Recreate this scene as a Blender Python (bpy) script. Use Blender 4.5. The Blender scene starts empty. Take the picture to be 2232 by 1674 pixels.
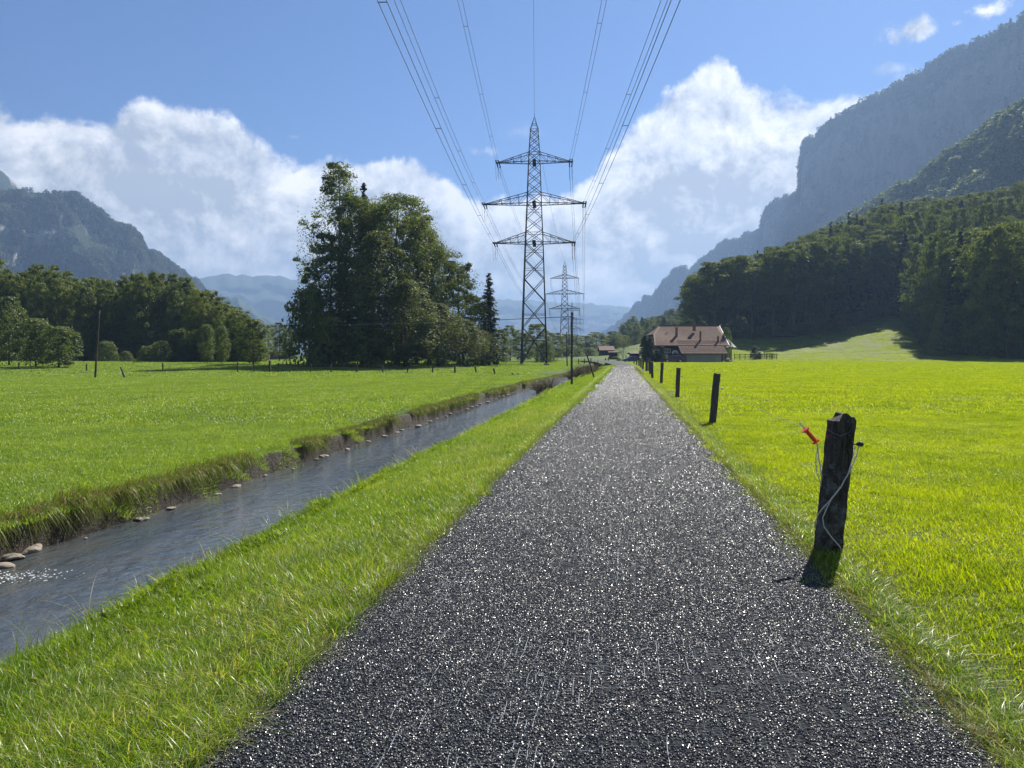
import bpy, math, random
import numpy as np
from mathutils import Vector, Matrix
random.seed(7); rng = np.random.default_rng(7)
S = bpy.context.scene
C = S.collection
R = math.radians

# ------------------------------------------------------------------ camera, world, sun, exposure
F, CX, CY, HOR, EYE = 1677.0, 1116.0, 837.0, 775.0, 1.6
PITCH = math.atan((CY-HOR)/F)
cam_d = bpy.data.cameras.new('camera'); cam = bpy.data.objects.new('camera', cam_d); C.objects.link(cam)
cam_d.sensor_width = 36; cam_d.lens = 36*F/2232; cam_d.clip_start = .05; cam_d.clip_end = 60000
cam.location = (0, 0, EYE); cam.rotation_euler = (math.pi/2-PITCH, 0, 0)
S.camera = cam
SUN_AZ, SUN_EL = 31.0, 44.0        # azimuth from +Y towards +X
SKY = 0.05
CLOUD = .50
sun_d = bpy.data.lights.new('sun', 'SUN'); sun_d.energy = 5.0; sun_d.angle = R(.53); sun_d.color = (1, .95, .86)
sun = bpy.data.objects.new('sun', sun_d); C.objects.link(sun)
sdir = Vector((math.sin(R(SUN_AZ))*math.cos(R(SUN_EL)), math.cos(R(SUN_AZ))*math.cos(R(SUN_EL)), math.sin(R(SUN_EL))))
sun.rotation_euler = sdir.to_track_quat('Z', 'Y').to_euler(); sun.location = (0, 0, 100)
S.view_settings.view_transform = 'Standard'; S.view_settings.look = 'None'
S.view_settings.exposure = 1.3; S.view_settings.gamma = 1; S.view_settings.use_curve_mapping = False
S.cycles.use_denoising = True
S.cycles.max_bounces = 6; S.cycles.diffuse_bounces = 3; S.cycles.glossy_bounces = 2
S.cycles.transmission_bounces = 4; S.cycles.transparent_max_bounces = 6; S.cycles.volume_bounces = 0
S.cycles.sample_clamp_indirect = 4.0

# ---- node helper
class N:
    def __init__(s, tree): s.t = tree; s.n = tree.nodes; s.l = tree.links
    def new(s, typ, **kw):
        n = s.n.new(typ)
        for k, v in kw.items(): setattr(n, k, v)
        return n
    def put(s, sock, v):
        if isinstance(v, bpy.types.NodeSocket): s.l.new(v, sock)
        elif v is not None:
            try: sock.default_value = v
            except Exception: sock.default_value = (*v, 1) if len(v) == 3 else v
    def math(s, op, a, b=None, c=None, clamp=False):
        n = s.new('ShaderNodeMath', operation=op, use_clamp=clamp)
        for i, v in enumerate((a, b, c)):
            if v is not None: s.put(n.inputs[i], v)
        return n.outputs[0]
    def vmath(s, op, a, b=None):
        n = s.new('ShaderNodeVectorMath', operation=op)
        s.put(n.inputs[0], a)
        if b is not None:
            if op == 'SCALE': s.put(n.inputs[3], b)
            else: s.put(n.inputs[1], b)
        return n.outputs[0]
    def noise(s, vec, scale, detail=4, rough=.5, dist=0, lac=2.0):
        n = s.new('ShaderNodeTexNoise')
        if vec is not None: s.l.new(vec, n.inputs['Vector'])
        for k, v in (('Scale', scale), ('Detail', detail), ('Roughness', rough), ('Distortion', dist), ('Lacunarity', lac)): n.inputs[k].default_value = v
        return n.outputs[0]
    def mapr(s, v, a, b, c=0., d=1., smooth=False):
        n = s.new('ShaderNodeMapRange', interpolation_type='SMOOTHSTEP' if smooth else 'LINEAR')
        for i, q in enumerate((v, a, b, c, d)): s.put(n.inputs[i], q)
        return n.outputs[0]
    def mix(s, f, a, b, blend='MIX'):
        n = s.new('ShaderNodeMix', data_type='RGBA', blend_type=blend)
        s.put(n.inputs[0], f); s.put(n.inputs[6], a if isinstance(a, bpy.types.NodeSocket) or len(a) == 4 else (*a, 1)); s.put(n.inputs[7], b if isinstance(b, bpy.types.NodeSocket) or len(b) == 4 else (*b, 1))
        return n.outputs[2]
    def comb(s, x, y, z):
        n = s.new('ShaderNodeCombineXYZ')
        for i, v in enumerate((x, y, z)): s.put(n.inputs[i], v)
        return n.outputs[0]
    def sep(s, v):
        n = s.new('ShaderNodeSeparateXYZ'); s.l.new(v, n.inputs[0]); return n.outputs

# ---- world: Nishita sky with a procedural cloud bank round the horizon
def az_el(u, v):
    x = (u-CX)/F; yy = (CY-v)/F; c, s_ = math.cos(PITCH), math.sin(PITCH)
    d = Vector((x, c+yy*s_, -s_+yy*c)).normalized()
    return math.atan2(d.x, d.y), math.asin(d.z)
W = bpy.data.worlds.new('World'); S.world = W; W.use_nodes = True
W.node_tree.nodes.clear(); w = N(W.node_tree)
sky = w.new('ShaderNodeTexSky', sky_type='NISHITA'); sky.sun_disc = False
sky.sun_elevation = R(SUN_EL); sky.sun_rotation = R(SUN_AZ); sky.altitude = 450; sky.air_density = 1.0; sky.dust_density = .6; sky.ozone_density = 2.5
dirv = w.new('ShaderNodeTexCoord').outputs['Generated']
dx, dy, dz = w.sep(dirv)
az = w.math('ARCTAN2', dx, dy); el = w.math('ARCSINE', dz)
pts = [(0, 232), (60, 226), (120, 205), (185, 238), (230, 222), (350, 210), (440, 226), (530, 262), (570, 318), (650, 332), (720, 346), (900, 356), (965, 375), (1000, 425), (1060, 445), (1130, 440), (1200, 440), (1255, 415), (1290, 330), (1340, 292), (1400, 240), (1430, 200), (1480, 172), (1520, 140), (1550, 118), (1590, 142), (1640, 190), (1700, 198), (1760, 205), (1830, 192), (1880, 172), (1960, 158), (2060, 150)]
EM = 0.8
cpts = []
for (u, v) in pts:
    a, e = az_el(u*1.009, v*1.009); cpts.append(((a+math.pi)/(2*math.pi), e/EM))
for a, e in ((-180, 14), (-140, 20), (-100, 13), (-60, 21), (-42, 17), (48, 20), (75, 14), (110, 21), (150, 12), (180, 14)):
    cpts.append(((R(a)+math.pi)/(2*math.pi), R(e)/EM))
cpts.sort()
fc = w.new('ShaderNodeFloatCurve'); cv = fc.mapping.curves[0]
while len(cv.points) > 2: cv.points.remove(cv.points[1])
cv.points[0].location = cpts[0]; cv.points[1].location = cpts[-1]
for p in cpts[1:-1]: cv.points.new(*p)
fc.mapping.update()
w.put(fc.inputs['Value'], w.math('MULTIPLY_ADD', az, 1/(2*math.pi), .5))
top = w.math('MULTIPLY', fc.outputs[0], EM)
n_big = w.noise(dirv, 5.0, 7, .55, .35)
n_fine = w.noise(dirv, 15.0, 10, .62, .25)
gap = w.math('SUBTRACT', top, el)
warp = w.math('ADD', w.math('MULTIPLY', w.math('SUBTRACT', n_big, .5), .075), w.math('MULTIPLY', w.math('SUBTRACT', n_fine, .5), .075))
dens = w.math('ADD', gap, warp)
mask = w.mapr(dens, -.002, .014, 0, 1, True)
# a few blue holes and wisps inside the deck
hole_n = w.noise(w.vmath('ADD', dirv, (3.1, 1.7, .4)), 6.5, 6, .6, .4)
hole = w.mapr(w.math('ADD', hole_n, w.math('MULTIPLY', gap, 2.2)), .50, .64, 0, 1, True)
mask = w.math('MULTIPLY', mask, w.math('MAXIMUM', hole, .88))
# small separate clouds at the upper right, and faint wisps
def blob(u, v, ru, rv, soft=.5, amp=1.0):
    a, e = az_el(u, v)
    da = w.math('DIVIDE', w.math('SUBTRACT', az, a), ru/F); de = w.math('DIVIDE', w.math('SUBTRACT', el, e), rv/F)
    q = w.math('SQRT', w.math('ADD', w.math('MULTIPLY', da, da), w.math('MULTIPLY', de, de)))
    q = w.math('ADD', q, w.math('MULTIPLY', w.math('SUBTRACT', n_fine2, .5), 3.2))
    return w.math('MULTIPLY', w.mapr(q, 1.0, 1.0-soft, 0, 1, True), amp)
n_fine2 = w.noise(dirv, 34.0, 7, .62, .3)
for b in ((1985, 66, 60, 26, .9, .95), (2150, 24, 52, 18, .9, .95), (2088, 50, 17, 10, .8, .7), (1060, 330, 34, 14, 1.0, .3), (640, 298, 26, 9, 1.0, .25), (1130, 290, 60, 24, 1.4, .18), (1950, 150, 40, 16, 1.0, .4)):
    mask = w.math('MAXIMUM', mask, blob(*b))
# cloud light: difference of the cloud field towards the sun, bright at the tops, grey-blue in the body
dl = w.vmath('ADD', dirv, tuple(v*.035 for v in (.55, 0.0, .83)))
n_big_s = w.noise(dl, 5.0, 7, .55, .35); n_fine_s = w.noise(w.vmath('ADD', dirv, (.009, 0, .013)), 15.0, 10, .62, .25)
lit = w.math('ADD', w.math('MULTIPLY', w.math('SUBTRACT', n_big, n_big_s), 2.6), w.math('MULTIPLY', w.math('SUBTRACT', n_fine, n_fine_s), 2.8))
body = w.noise(w.vmath('ADD', w.vmath('MULTIPLY', dirv, (1, 1, 1.7)), (7.3, 2.2, 5.1)), 4.2, 6, .55, .5)
rim = w.mapr(dens, .085, .0, 0, 1, True)
azr = w.mapr(az, -.6, .45, 0, 1)
v0 = w.math('ADD', w.math('ADD', w.math('MULTIPLY', rim, .34), w.math('MULTIPLY', lit, 1.15)), w.math('MULTIPLY', w.math('SUBTRACT', body, .5), 2.7))
v0 = w.math('ADD', v0, w.mapr(el, .02, .30, .06, .30))
v0 = w.math('MAXIMUM', w.math('MINIMUM', v0, 1.0), 0.0)
ccol = w.mix(v0, (.46*CLOUD/SKY, .50*CLOUD/SKY, .56*CLOUD/SKY), (1.16*CLOUD/SKY, 1.14*CLOUD/SKY, 1.12*CLOUD/SKY))
skyc = w.mix(1.0, sky.outputs[0], (.43, .61, .87), 'MULTIPLY')
col = w.mix(mask, skyc, ccol)
bg = w.new('ShaderNodeBackground'); w.put(bg.inputs[0], col); bg.inputs[1].default_value = SKY
wo = w.new('ShaderNodeOutputWorld'); w.l.new(bg.outputs[0], wo.inputs[0])
W.cycles.sampling_method = 'MANUAL'; W.cycles.sample_map_resolution = 512

# ------------------------------------------------------------------ helpers
def tag(o, label=None, cat=None, group=None, kind=None):
    if label: o['label'] = label
    if cat: o['category'] = cat
    if group: o['group'] = group
    if kind: o['kind'] = kind
    return o
def thing(name, label, cat, loc=(0, 0, 0), rz=0, group=None, scale=None):
    o = bpy.data.objects.new(name, None); C.objects.link(o); o.empty_display_size = .2
    o.location = loc; o.rotation_euler = (0, 0, rz)
    if scale: o.scale = scale
    return tag(o, label, cat, group)
def link(name, me, parent=None, loc=None):
    o = bpy.data.objects.new(name, me); C.objects.link(o)
    if parent: o.parent = parent
    if loc: o.location = loc
    return o
def np_mesh(name, V, Fc, mat=None, smooth=False, uniform=None):
    """V (n,3) float, Fc (m,k) int: quick mesh"""
    me = bpy.data.meshes.new(name); V = np.asarray(V, dtype=np.float32); Fc = np.asarray(Fc, dtype=np.int32)
    m, k = Fc.shape
    me.vertices.add(len(V)); me.vertices.foreach_set('co', V.ravel())
    me.loops.add(m*k); me.loops.foreach_set('vertex_index', Fc.ravel())
    me.polygons.add(m); me.polygons.foreach_set('loop_start', np.arange(0, m*k, k, dtype=np.int32))
    me.polygons.foreach_set('loop_total', np.full(m, k, dtype=np.int32))
    if smooth: me.polygons.foreach_set('use_smooth', np.ones(m, dtype=bool))
    me.update(calc_edges=True)
    if mat:
        for q in (mat if isinstance(mat, (list, tuple)) else [mat]): me.materials.append(q)
    return me
class MB:
    def __init__(s): s.v = []; s.f = []
    def box(s, c, d, M=None, taper=1.0):
        x, y, z = (q/2 for q in d); b = len(s.v)
        for sz in (-1, 1):
            k = 1.0 if sz < 0 else taper
            for sx, sy in ((-1, -1), (1, -1), (1, 1), (-1, 1)):
                p = Vector((sx*x*k, sy*y*k, sz*z))
                if M: p = M @ p
                s.v.append(p+Vector(c))
        for f in ((0, 3, 2, 1), (4, 5, 6, 7), (0, 1, 5, 4), (1, 2, 6, 5), (2, 3, 7, 6), (3, 0, 4, 7)): s.f.append([b+i for i in f])
        return s
    def tube(s, p0, p1, r0, r1=None, n=6, cap=True):
        p0 = Vector(p0); p1 = Vector(p1); r1 = r0 if r1 is None else r1
        d = (p1-p0)
        if d.length < 1e-6: return s
        q = d.to_track_quat('Z', 'Y'); b = len(s.v)
        for p, r in ((p0, r0), (p1, r1)):
            for i in range(n):
                a = 2*math.pi*i/n; s.v.append(p+q @ Vector((r*math.cos(a), r*math.sin(a), 0)))
        for i in range(n): j = (i+1) % n; s.f.append([b+i, b+j, b+n+j, b+n+i])
        if cap: s.f.append([b+i for i in reversed(range(n))]); s.f.append([b+n+i for i in range(n)])
        return s
    def path(s, P, r, n=5):
        P = [Vector(p) for p in P]; k = len(P); rr = r if isinstance(r, (list, tuple)) else [r]*k; b = len(s.v)
        for i, p in enumerate(P):
            d = (P[min(i+1, k-1)]-P[max(i-1, 0)]).normalized(); a = Vector((0, 0, 1)) if abs(d.z) < .9 else Vector((0, 1, 0))
            x = d.cross(a).normalized(); y = x.cross(d)
            for j in range(n):
                t = 2*math.pi*j/n; s.v.append(p+(x*math.cos(t)+y*math.sin(t))*rr[i])
        for i in range(k-1):
            for j in range(n):
                m = (j+1) % n; s.f.append([b+i*n+j, b+i*n+m, b+(i+1)*n+m, b+(i+1)*n+j])
        s.f.append([b+j for j in reversed(range(n))]); s.f.append([b+(k-1)*n+j for j in range(n)])
        return s
    def poly(s, P, th, ax=1):
        """prism: polygon P in the plane, thickness th along axis ax (points are 3D)"""
        b = len(s.v); n = len(P); o = Vector((0, 0, 0)); o[ax] = th
        s.v += [Vector(p) for p in P]+[Vector(p)+o for p in P]
        s.f.append([b+i for i in range(n)]); s.f.append([b+n+i for i in reversed(range(n))])
        for i in range(n): j = (i+1) % n; s.f.append([b+i, b+n+i, b+n+j, b+j])
        return s
    def mesh(s, name, mat, smooth=False):
        me = bpy.data.meshes.new(name); me.from_pydata([tuple(v) for v in s.v], [], s.f); me.materials.append(mat)
        if smooth: me.polygons.foreach_set('use_smooth', [True]*len(me.polygons))
        me.update(); return me
    def obj(s, name, mat, parent=None, smooth=False, bevel=0, loc=None):
        o = link(name, s.mesh(name, mat, smooth), parent, loc)
        if bevel:
            m = o.modifiers.new('bevel', 'BEVEL'); m.width = bevel; m.segments = 2; m.limit_method = 'ANGLE'
        return o
# value noise in numpy
_perm = rng.random((256, 256)).astype(np.float64)
def vnoise(x, y):
    xi = np.floor(x).astype(int); yi = np.floor(y).astype(int); fx = x-xi; fy = y-yi
    fx = fx*fx*(3-2*fx); fy = fy*fy*(3-2*fy)
    g = lambda a, b: _perm[a & 255, b & 255]
    return (g(xi, yi)*(1-fx)+g(xi+1, yi)*fx)*(1-fy)+(g(xi, yi+1)*(1-fx)+g(xi+1, yi+1)*fx)*fy
def fbm(x, y, o=5, rough=.5):
    s = 0; a = 1; t = 0
    for i in range(o): s = s+a*(vnoise(x*2**i+17.3*i, y*2**i+5.1*i)-.5); t += a; a *= rough
    return s/t*2
def sm(x, a, b):
    t = np.clip((x-a)/(b-a), 0, 1); return t*t*(3-2*t)
def ray(u, v):
    x = (u-CX)/F; yy = (CY-v)/F; c, s_ = math.cos(PITCH), math.sin(PITCH)
    return Vector((x, c+yy*s_, -s_+yy*c))
def P(u, v, D):
    r = ray(u, v); k = D/r.y; return Vector((r.x*k, D, EYE+r.z*k))

# ------------------------------------------------------------------ terrain
K = .1455
RX0, RX1 = -1.62, 1.44            # road edges (offset from the road axis line x = off + K y)
VE = -4.0                         # lip of the near bank
def WL(y): return -7.75+1.1*sm(y, 45, 95)      # far water edge
ZW = -1.0
def bend(y): return -1.0*np.clip(y-118, 0, None)**2/620.0 * (y < 400) - (y >= 400)*128.0
us = [-2500, -500, 0, 600, 1000, 1150, 1300, 1400, 1500, 1610, 1720, 1820, 1890, 1956, 1990, 2024, 2075, 2150, 2232, 2600, 3600]
Ds = [90, 150, 190, 215, 235, 255, 275, 300, 350, 420, 520, 700, 1200]
T = {
 -2500: [0, .5, .6, .7, .8, .9, 1, 1, 1, 2, 4, 10, 40], -500: [0, .5, .6, .7, .8, .9, 1, 1, 1, 2, 4, 10, 40],
 0: [0, .45, .6, .6, .6, .6, .6, .6, 1, 1.5, 3, 6, 20], 600: [0, .35, .5, .5, .5, .5, .5, .5, .8, 1, 1, 2, 4],
 1000: [0, .15, .4, .5, .5, .5, .5, .5, .6, .8, 1, 1, 1], 1150: [0, .05, .3, .4, .5, .6, .7, .8, 1, 1, 1, 1, 1],
 1300: [0, 0, .3, .6, 1., 1.3, 1.6, 1.9, 2.5, 3, 4, 6, 10], 1400: [0, 0, .2, .5, 1.2, 2.2, 3.6, 5.2, 7, 8, 12, 22, 60],
 1500: [0, 0, 0, .5, 1.5, 3, 5, 8, 13, 18, 26, 45, 100], 1610: [0, 0, .1, .8, 2.5, 5, 7.7, 12, 20, 30, 45, 75, 150],
 1720: [0, 0, .1, .8, 2.4, 5.2, 8.2, 13, 25, 40, 60, 95, 170], 1820: [0, 0, .1, 1, 3, 6, 9, 15, 32, 55, 80, 120, 200],
 1890: [0, 0, .1, 1.2, 4, 8, 11, 16, 36, 65, 95, 140, 220], 1956: [0, 0, .1, 1.4, 5, 10, 13, 18, 40, 72, 105, 155, 240],
 1990: [0, 0, .1, 1.4, 5, 9, 12.5, 20, 42, 73, 108, 160, 250], 2024: [0, 0, .15, 1.5, 3.6, 8, 14, 22, 44, 75, 110, 165, 255],
 2075: [0, 0, .3, 2, 6, 11, 17, 25, 46, 78, 115, 170, 260], 2150: [0, 0, .5, 4, 9, 14, 20, 30, 51, 82, 120, 178, 270],
 2232: [0, 0, .6, 5, 10, 16, 22, 32, 54, 86, 125, 185, 280], 2600: [0, .3, 4, 9, 15, 21, 28, 39, 62, 95, 135, 200, 300],
 3600: [0, 4, 12, 18, 24, 30, 38, 50, 74, 108, 150, 220, 330]}
TB = np.array([T[u] for u in us], dtype=float)
TB[:, 10:] = np.minimum(TB[:, 10:], TB[:, 9:10]*1.02+2)
uu = np.linspace(-2500, 3600, 611); ll = np.linspace(math.log(90), math.log(1200), 160)
_t1 = np.array([np.interp(ll, np.log(Ds), TB[i]) for i in range(len(us))])
_t2 = np.array([np.interp(uu, us, _t1[:, j]) for j in range(len(ll))]).T
def blur(A, k):
    ker = np.hanning(2*k+3)[1:-1]; ker /= ker.sum()
    for ax in (0, 1): A = np.apply_along_axis(lambda r: np.convolve(np.pad(r, k, mode='edge'), ker, mode='valid'), ax, A)
    return A
_t2 = blur(_t2, 3)
def hill(x, y):
    yc = np.maximum(y, 60.0); u = CX+F*x/yc; l = np.log(np.clip(yc, 90, 1200))
    a = np.clip((u-uu[0])/(uu[1]-uu[0]), 0, len(uu)-1.001); b = np.clip((l-ll[0])/(ll[1]-ll[0]), 0, len(ll)-1.001)
    i = a.astype(int); j = b.astype(int); fa = a-i; fb = b-j
    return (_t2[i, j]*(1-fa)+_t2[i+1, j]*fa)*(1-fb)+(_t2[i, j+1]*(1-fa)+_t2[i+1, j+1]*fa)*fb
def H(x, y):
    x = np.asarray(x, dtype=float); y = np.asarray(y, dtype=float)
    off = x-K*y
    ch = 1-sm(y, 150, 200)                                   # channel dies out
    wl = WL(y)+.16*fbm(y*.9, y*0+3.3, 3)
    left = -.55+.06*fbm(x*.12, y*.12, 3)
    verge = -.45*sm(off, RX0-.1, VE) if False else -.45*np.clip((RX0-.05-off)/(RX0-VE), 0, 1)**1.15
    zz = np.where(off > RX0-.05, 0.0, verge)
    zz = np.where(off > RX1+.3, .03*fbm(x*.2, y*.2, 3)*sm(off, RX1+.3, RX1+4), zz)
    # channel
    e0 = VE; e1 = VE-.55
    chan = np.where(off > e1, -.45-.95*np.clip((e0-off)/(e0-e1), 0, 1), -1.4)
    bank = np.clip((wl+.06-off)/.20, 0, 1)
    chan = chan*(1-bank)+left*bank
    low = np.where(off > e0, zz, chan)
    flat = np.where(off > RX1, 0.0, -.35)
    rise = sm(y, 88, 130)*(1-sm(off, -34, -12))*.55         # left meadow lifts towards the trees
    mound = 0
    z = low+rise*(off < WL(y)) + mound
    z = z*ch+flat*(1-ch)*np.where(off > RX1, 1, sm(off, RX1, -14))*(1-sm(y, 190, 260))
    return z+hill(x, y)
def Hs(x, y): return float(H(np.array([x]), np.array([y]))[0])
def G(u, D, dz=0.0):
    x = (u-CX)/F*D; return Vector((x, D, Hs(x, D)+dz))

# ------------------------------------------------------------------ materials
def mat(name, base=(.5, .5, .5), rough=.7, spec=.3, metal=0, fn=None):
    m = bpy.data.materials.new(name); m.use_nodes = True; n = N(m.node_tree)
    b = m.node_tree.nodes['Principled BSDF']; b.inputs['Base Color'].default_value = (*base, 1); b.inputs['Roughness'].default_value = rough
    b.inputs['Specular IOR Level'].default_value = spec; b.inputs['Metallic'].default_value = metal
    if fn: fn(n, b)
    return m
def bump(n, b, h, strength=.5, dist=.02):
    q = n.new('ShaderNodeBump'); q.inputs['Strength'].default_value = strength; q.inputs['Distance'].default_value = dist
    n.l.new(h, q.inputs['Height']); n.l.new(q.outputs[0], b.inputs['Normal']); return q
def objco(n): return n.new('ShaderNodeTexCoord').outputs['Object']
def geopos(n): return n.new('ShaderNodeNewGeometry').outputs['Position']
def varied(c1, c2, scale=3, strength=.3, dist=.01, stretch=(1, 1, 1), c3=None, fine=40):
    def fn(n, b):
        co = n.vmath('MULTIPLY', objco(n), stretch)
        a = n.noise(co, scale, 6, .6); col = n.mix(n.mapr(a, .35, .65), c1, c2)
        f = n.noise(co, fine, 4, .6)
        col = n.mix(n.mapr(f, .3, .7), col, n.mix(.5, col, c3 or c1))
        n.l.new(col, b.inputs['Base Color']); bump(n, b, f, strength, dist)
    return fn
def leaf_mat(name, c1, c2, c3, trans=.4, nscale=.25):
    m = bpy.data.materials.new(name); m.use_nodes = True; m.node_tree.nodes.clear(); n = N(m.node_tree)
    oi = n.new('ShaderNodeObjectInfo').outputs['Random']; g = geopos(n)
    col = n.mix(oi, c1, c2); a = n.noise(g, nscale, 4, .65)
    col = n.mix(n.mapr(a, .42, .7), col, c3)
    f = n.noise(g, 2.2, 3, .6); col = n.mix(n.mapr(f, .3, .75), col, n.mix(.45, col, (.9*c3[0], .9*c3[1], .9*c3[2])))
    d = n.new('ShaderNodeBsdfDiffuse'); t = n.new('ShaderNodeBsdfTranslucent'); gl = n.new('ShaderNodeBsdfGlossy'); gl.inputs['Roughness'].default_value = .55
    n.l.new(col, d.inputs[0]); tc = n.mix(1.0, col, (1.35, 1.25, .5), 'MULTIPLY'); n.l.new(tc, t.inputs[0]); gl.inputs[0].default_value = (.5, .5, .5, 1)
    m1 = n.new('ShaderNodeMixShader'); m1.inputs[0].default_value = trans; n.l.new(d.outputs[0], m1.inputs[1]); n.l.new(t.outputs[0], m1.inputs[2])
    m2 = n.new('ShaderNodeMixShader'); m2.inputs[0].default_value = .05; n.l.new(m1.outputs[0], m2.inputs[1]); n.l.new(gl.outputs[0], m2.inputs[2])
    o = n.new('ShaderNodeOutputMaterial'); n.l.new(m2.outputs[0], o.inputs[0]); return m
def blade_mat(name, green, yellow, dry, trans=.5, gloss=.06):
    """tint attribute 0..1: 0 green .. .7 yellow-green .. 1 dry"""
    m = bpy.data.materials.new(name); m.use_nodes = True; m.node_tree.nodes.clear(); n = N(m.node_tree)
    at = n.new('ShaderNodeAttribute', attribute_name='tint').outputs['Fac']; g = geopos(n)
    big = n.noise(g, .35, 4, .6); big2 = n.noise(g, 1.9, 3, .6)
    k = n.math('ADD', at, n.math('MULTIPLY', n.math('SUBTRACT', n.math('ADD', big, big2), 1.0), 1.3))
    col = n.mix(n.mapr(k, .1, .7), green, yellow); col = n.mix(n.mapr(at, .95, 1.2), col, dry)
    d = n.new('ShaderNodeBsdfDiffuse'); t = n.new('ShaderNodeBsdfTranslucent'); gl = n.new('ShaderNodeBsdfGlossy'); gl.inputs['Roughness'].default_value = .38
    n.l.new(col, d.inputs[0]); n.l.new(n.mix(1.0, col, (1.3, 1.25, .4), 'MULTIPLY'), t.inputs[0])
    m1 = n.new('ShaderNodeMixShader'); m1.inputs[0].default_value = trans; n.l.new(d.outputs[0], m1.inputs[1]); n.l.new(t.outputs[0], m1.inputs[2])
    m2 = n.new('ShaderNodeMixShader'); m2.inputs[0].default_value = gloss; n.l.new(m1.outputs[0], m2.inputs[1]); n.l.new(gl.outputs[0], m2.inputs[2])
    o = n.new('ShaderNodeOutputMaterial'); n.l.new(m2.outputs[0], o.inputs[0]); return m

def meadow_fn(n, b):
    g = geopos(n); a = n.noise(g, .06, 5, .6); f = n.noise(g, 1.3, 5, .65); ff = n.noise(g, 14, 4, .7)
    st = n.noise(n.vmath('MULTIPLY', g, (.35, .08, 1)), 1, 5, .65)
    gx, gy, gz = n.sep(g); off = n.math('SUBTRACT', gx, n.math('MULTIPLY', gy, K))
    right = n.mapr(off, RX1-.2, RX1+.5)
    ca = n.mix(n.mapr(a, .35, .65), (.05, .085, .012), (.08, .12, .018))
    cb = n.mix(n.mapr(a, .35, .65), (.085, .11, .012), (.13, .15, .018))
    col = n.mix(right, ca, cb)
    col = n.mix(n.mapr(f, .35, .7), col, n.mix(.5, col, (.05, .085, .012)))
    col = n.mix(n.mapr(st, .5, .68), col, n.mix(.35, col, (.2, .23, .05)))
    col = n.mix(n.mapr(ff, .4, .75), col, n.mix(.6, col, (.03, .05, .01)))
    n.l.new(col, b.inputs['Base Color']); bump(n, b, n.math('ADD', ff, f), .9, .12)
M_meadow = mat('meadow_grass', rough=.8, spec=.1, fn=meadow_fn)
def soil_fn(n, b):
    g = geopos(n); a = n.noise(g, 3, 6, .65); f = n.noise(g, 22, 5, .65)
    col = n.mix(n.mapr(a, .35, .65), (.018, .013, .009), (.042, .031, .02)); col = n.mix(n.mapr(f, .55, .72), col, (.09, .07, .05))
    n.l.new(col, b.inputs['Base Color']); bump(n, b, n.math('ADD', f, a), .9, .08)
M_soil = mat('bank_soil', rough=.75, spec=.3, fn=soil_fn)
def road_fn(n, b):
    g = geopos(n)
    gx, gy, gz = n.sep(g); off = n.math('SUBTRACT', gx, n.math('MULTIPLY', gy, K))
    co = n.comb(off, gy, gz)
    vs = n.new('ShaderNodeTexVoronoi'); vs.inputs['Scale'].default_value = 62; n.l.new(co, vs.inputs['Vector'])
    vb = n.new('ShaderNodeTexVoronoi'); vb.inputs['Scale'].default_value = 24; n.l.new(co, vb.inputs['Vector'])
    far = n.mapr(gy, 14, 45)
    r1 = n.sep(vs.outputs['Color'])[0]; r2 = n.sep(vb.outputs['Color'])[0]
    rr = n.new('ShaderNodeMix', data_type='FLOAT'); n.put(rr.inputs[0], far); n.put(rr.inputs[2], r1); n.put(rr.inputs[3], r2)
    k = rr.outputs[0]
    wear = n.noise(n.vmath('MULTIPLY', co, (1.0, .12, 1)), 1.6, 4, .55)
    col = n.mix(n.mapr(k, .1, .95), (.012, .013, .017), (.05, .052, .06)); col = n.mix(n.mapr(k, .86, .95), col, (.12, .12, .13))
    col = n.mix(n.mapr(wear, .4, .66, 0, .35), col, (.05, .052, .06))
    # woven mesh threads showing between the chippings
    def lines(c, sp, wd):
        q = n.math('ABSOLUTE', n.math('SUBTRACT', n.math('FRACT', n.math('DIVIDE', c, sp)), .5)); return n.math('LESS_THAN', n.math('MULTIPLY', q, sp), wd/2)
    wob = n.math('MULTIPLY', n.noise(co, 5, 2, .5), .02)
    ln = n.math('MAXIMUM', lines(n.math('ADD', off, wob), .034, .0034), lines(n.math('ADD', gy, wob), .03, .0022))
    near = n.mapr(gy, 95, 60); thr = n.mapr(gy, 12, 7)
    base = n.mix(near, col, (.008, .011, .015)); base = n.mix(n.math('MULTIPLY', ln, thr), base, (.06, .068, .078))
    n.l.new(base, b.inputs['Base Color'])
    hh = n.new('ShaderNodeMix', data_type='FLOAT'); n.put(hh.inputs[0], far); n.put(hh.inputs[2], vs.outputs['Distance']); n.put(hh.inputs[3], vb.outputs['Distance'])
    bump(n, b, hh.outputs[0], .8, .02)
    n.put(b.inputs['Roughness'], n.mapr(k, 0, 1, .7, .9))
M_road = mat('tarred_chippings', rough=.8, spec=.12, fn=road_fn)
def chip_fn(n, b):
    r = n.new('ShaderNodeObjectInfo').outputs['Random']; q = n.new('ShaderNodeAttribute', attribute_name='tint').outputs['Fac']
    k = n.math('FRACT', n.math('ADD', r, q))
    col = n.mix(n.mapr(k, .0, .9), (.002, .003, .005), (.012, .015, .022)); col = n.mix(n.mapr(k, .96, .98), col, (.08, .085, .09))
    n.l.new(col, b.inputs['Base Color']); n.put(b.inputs['Roughness'], n.mapr(r, 0, 1, .26, .60))
M_chip = mat('chippings', rough=.3, spec=.8, fn=chip_fn)
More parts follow.
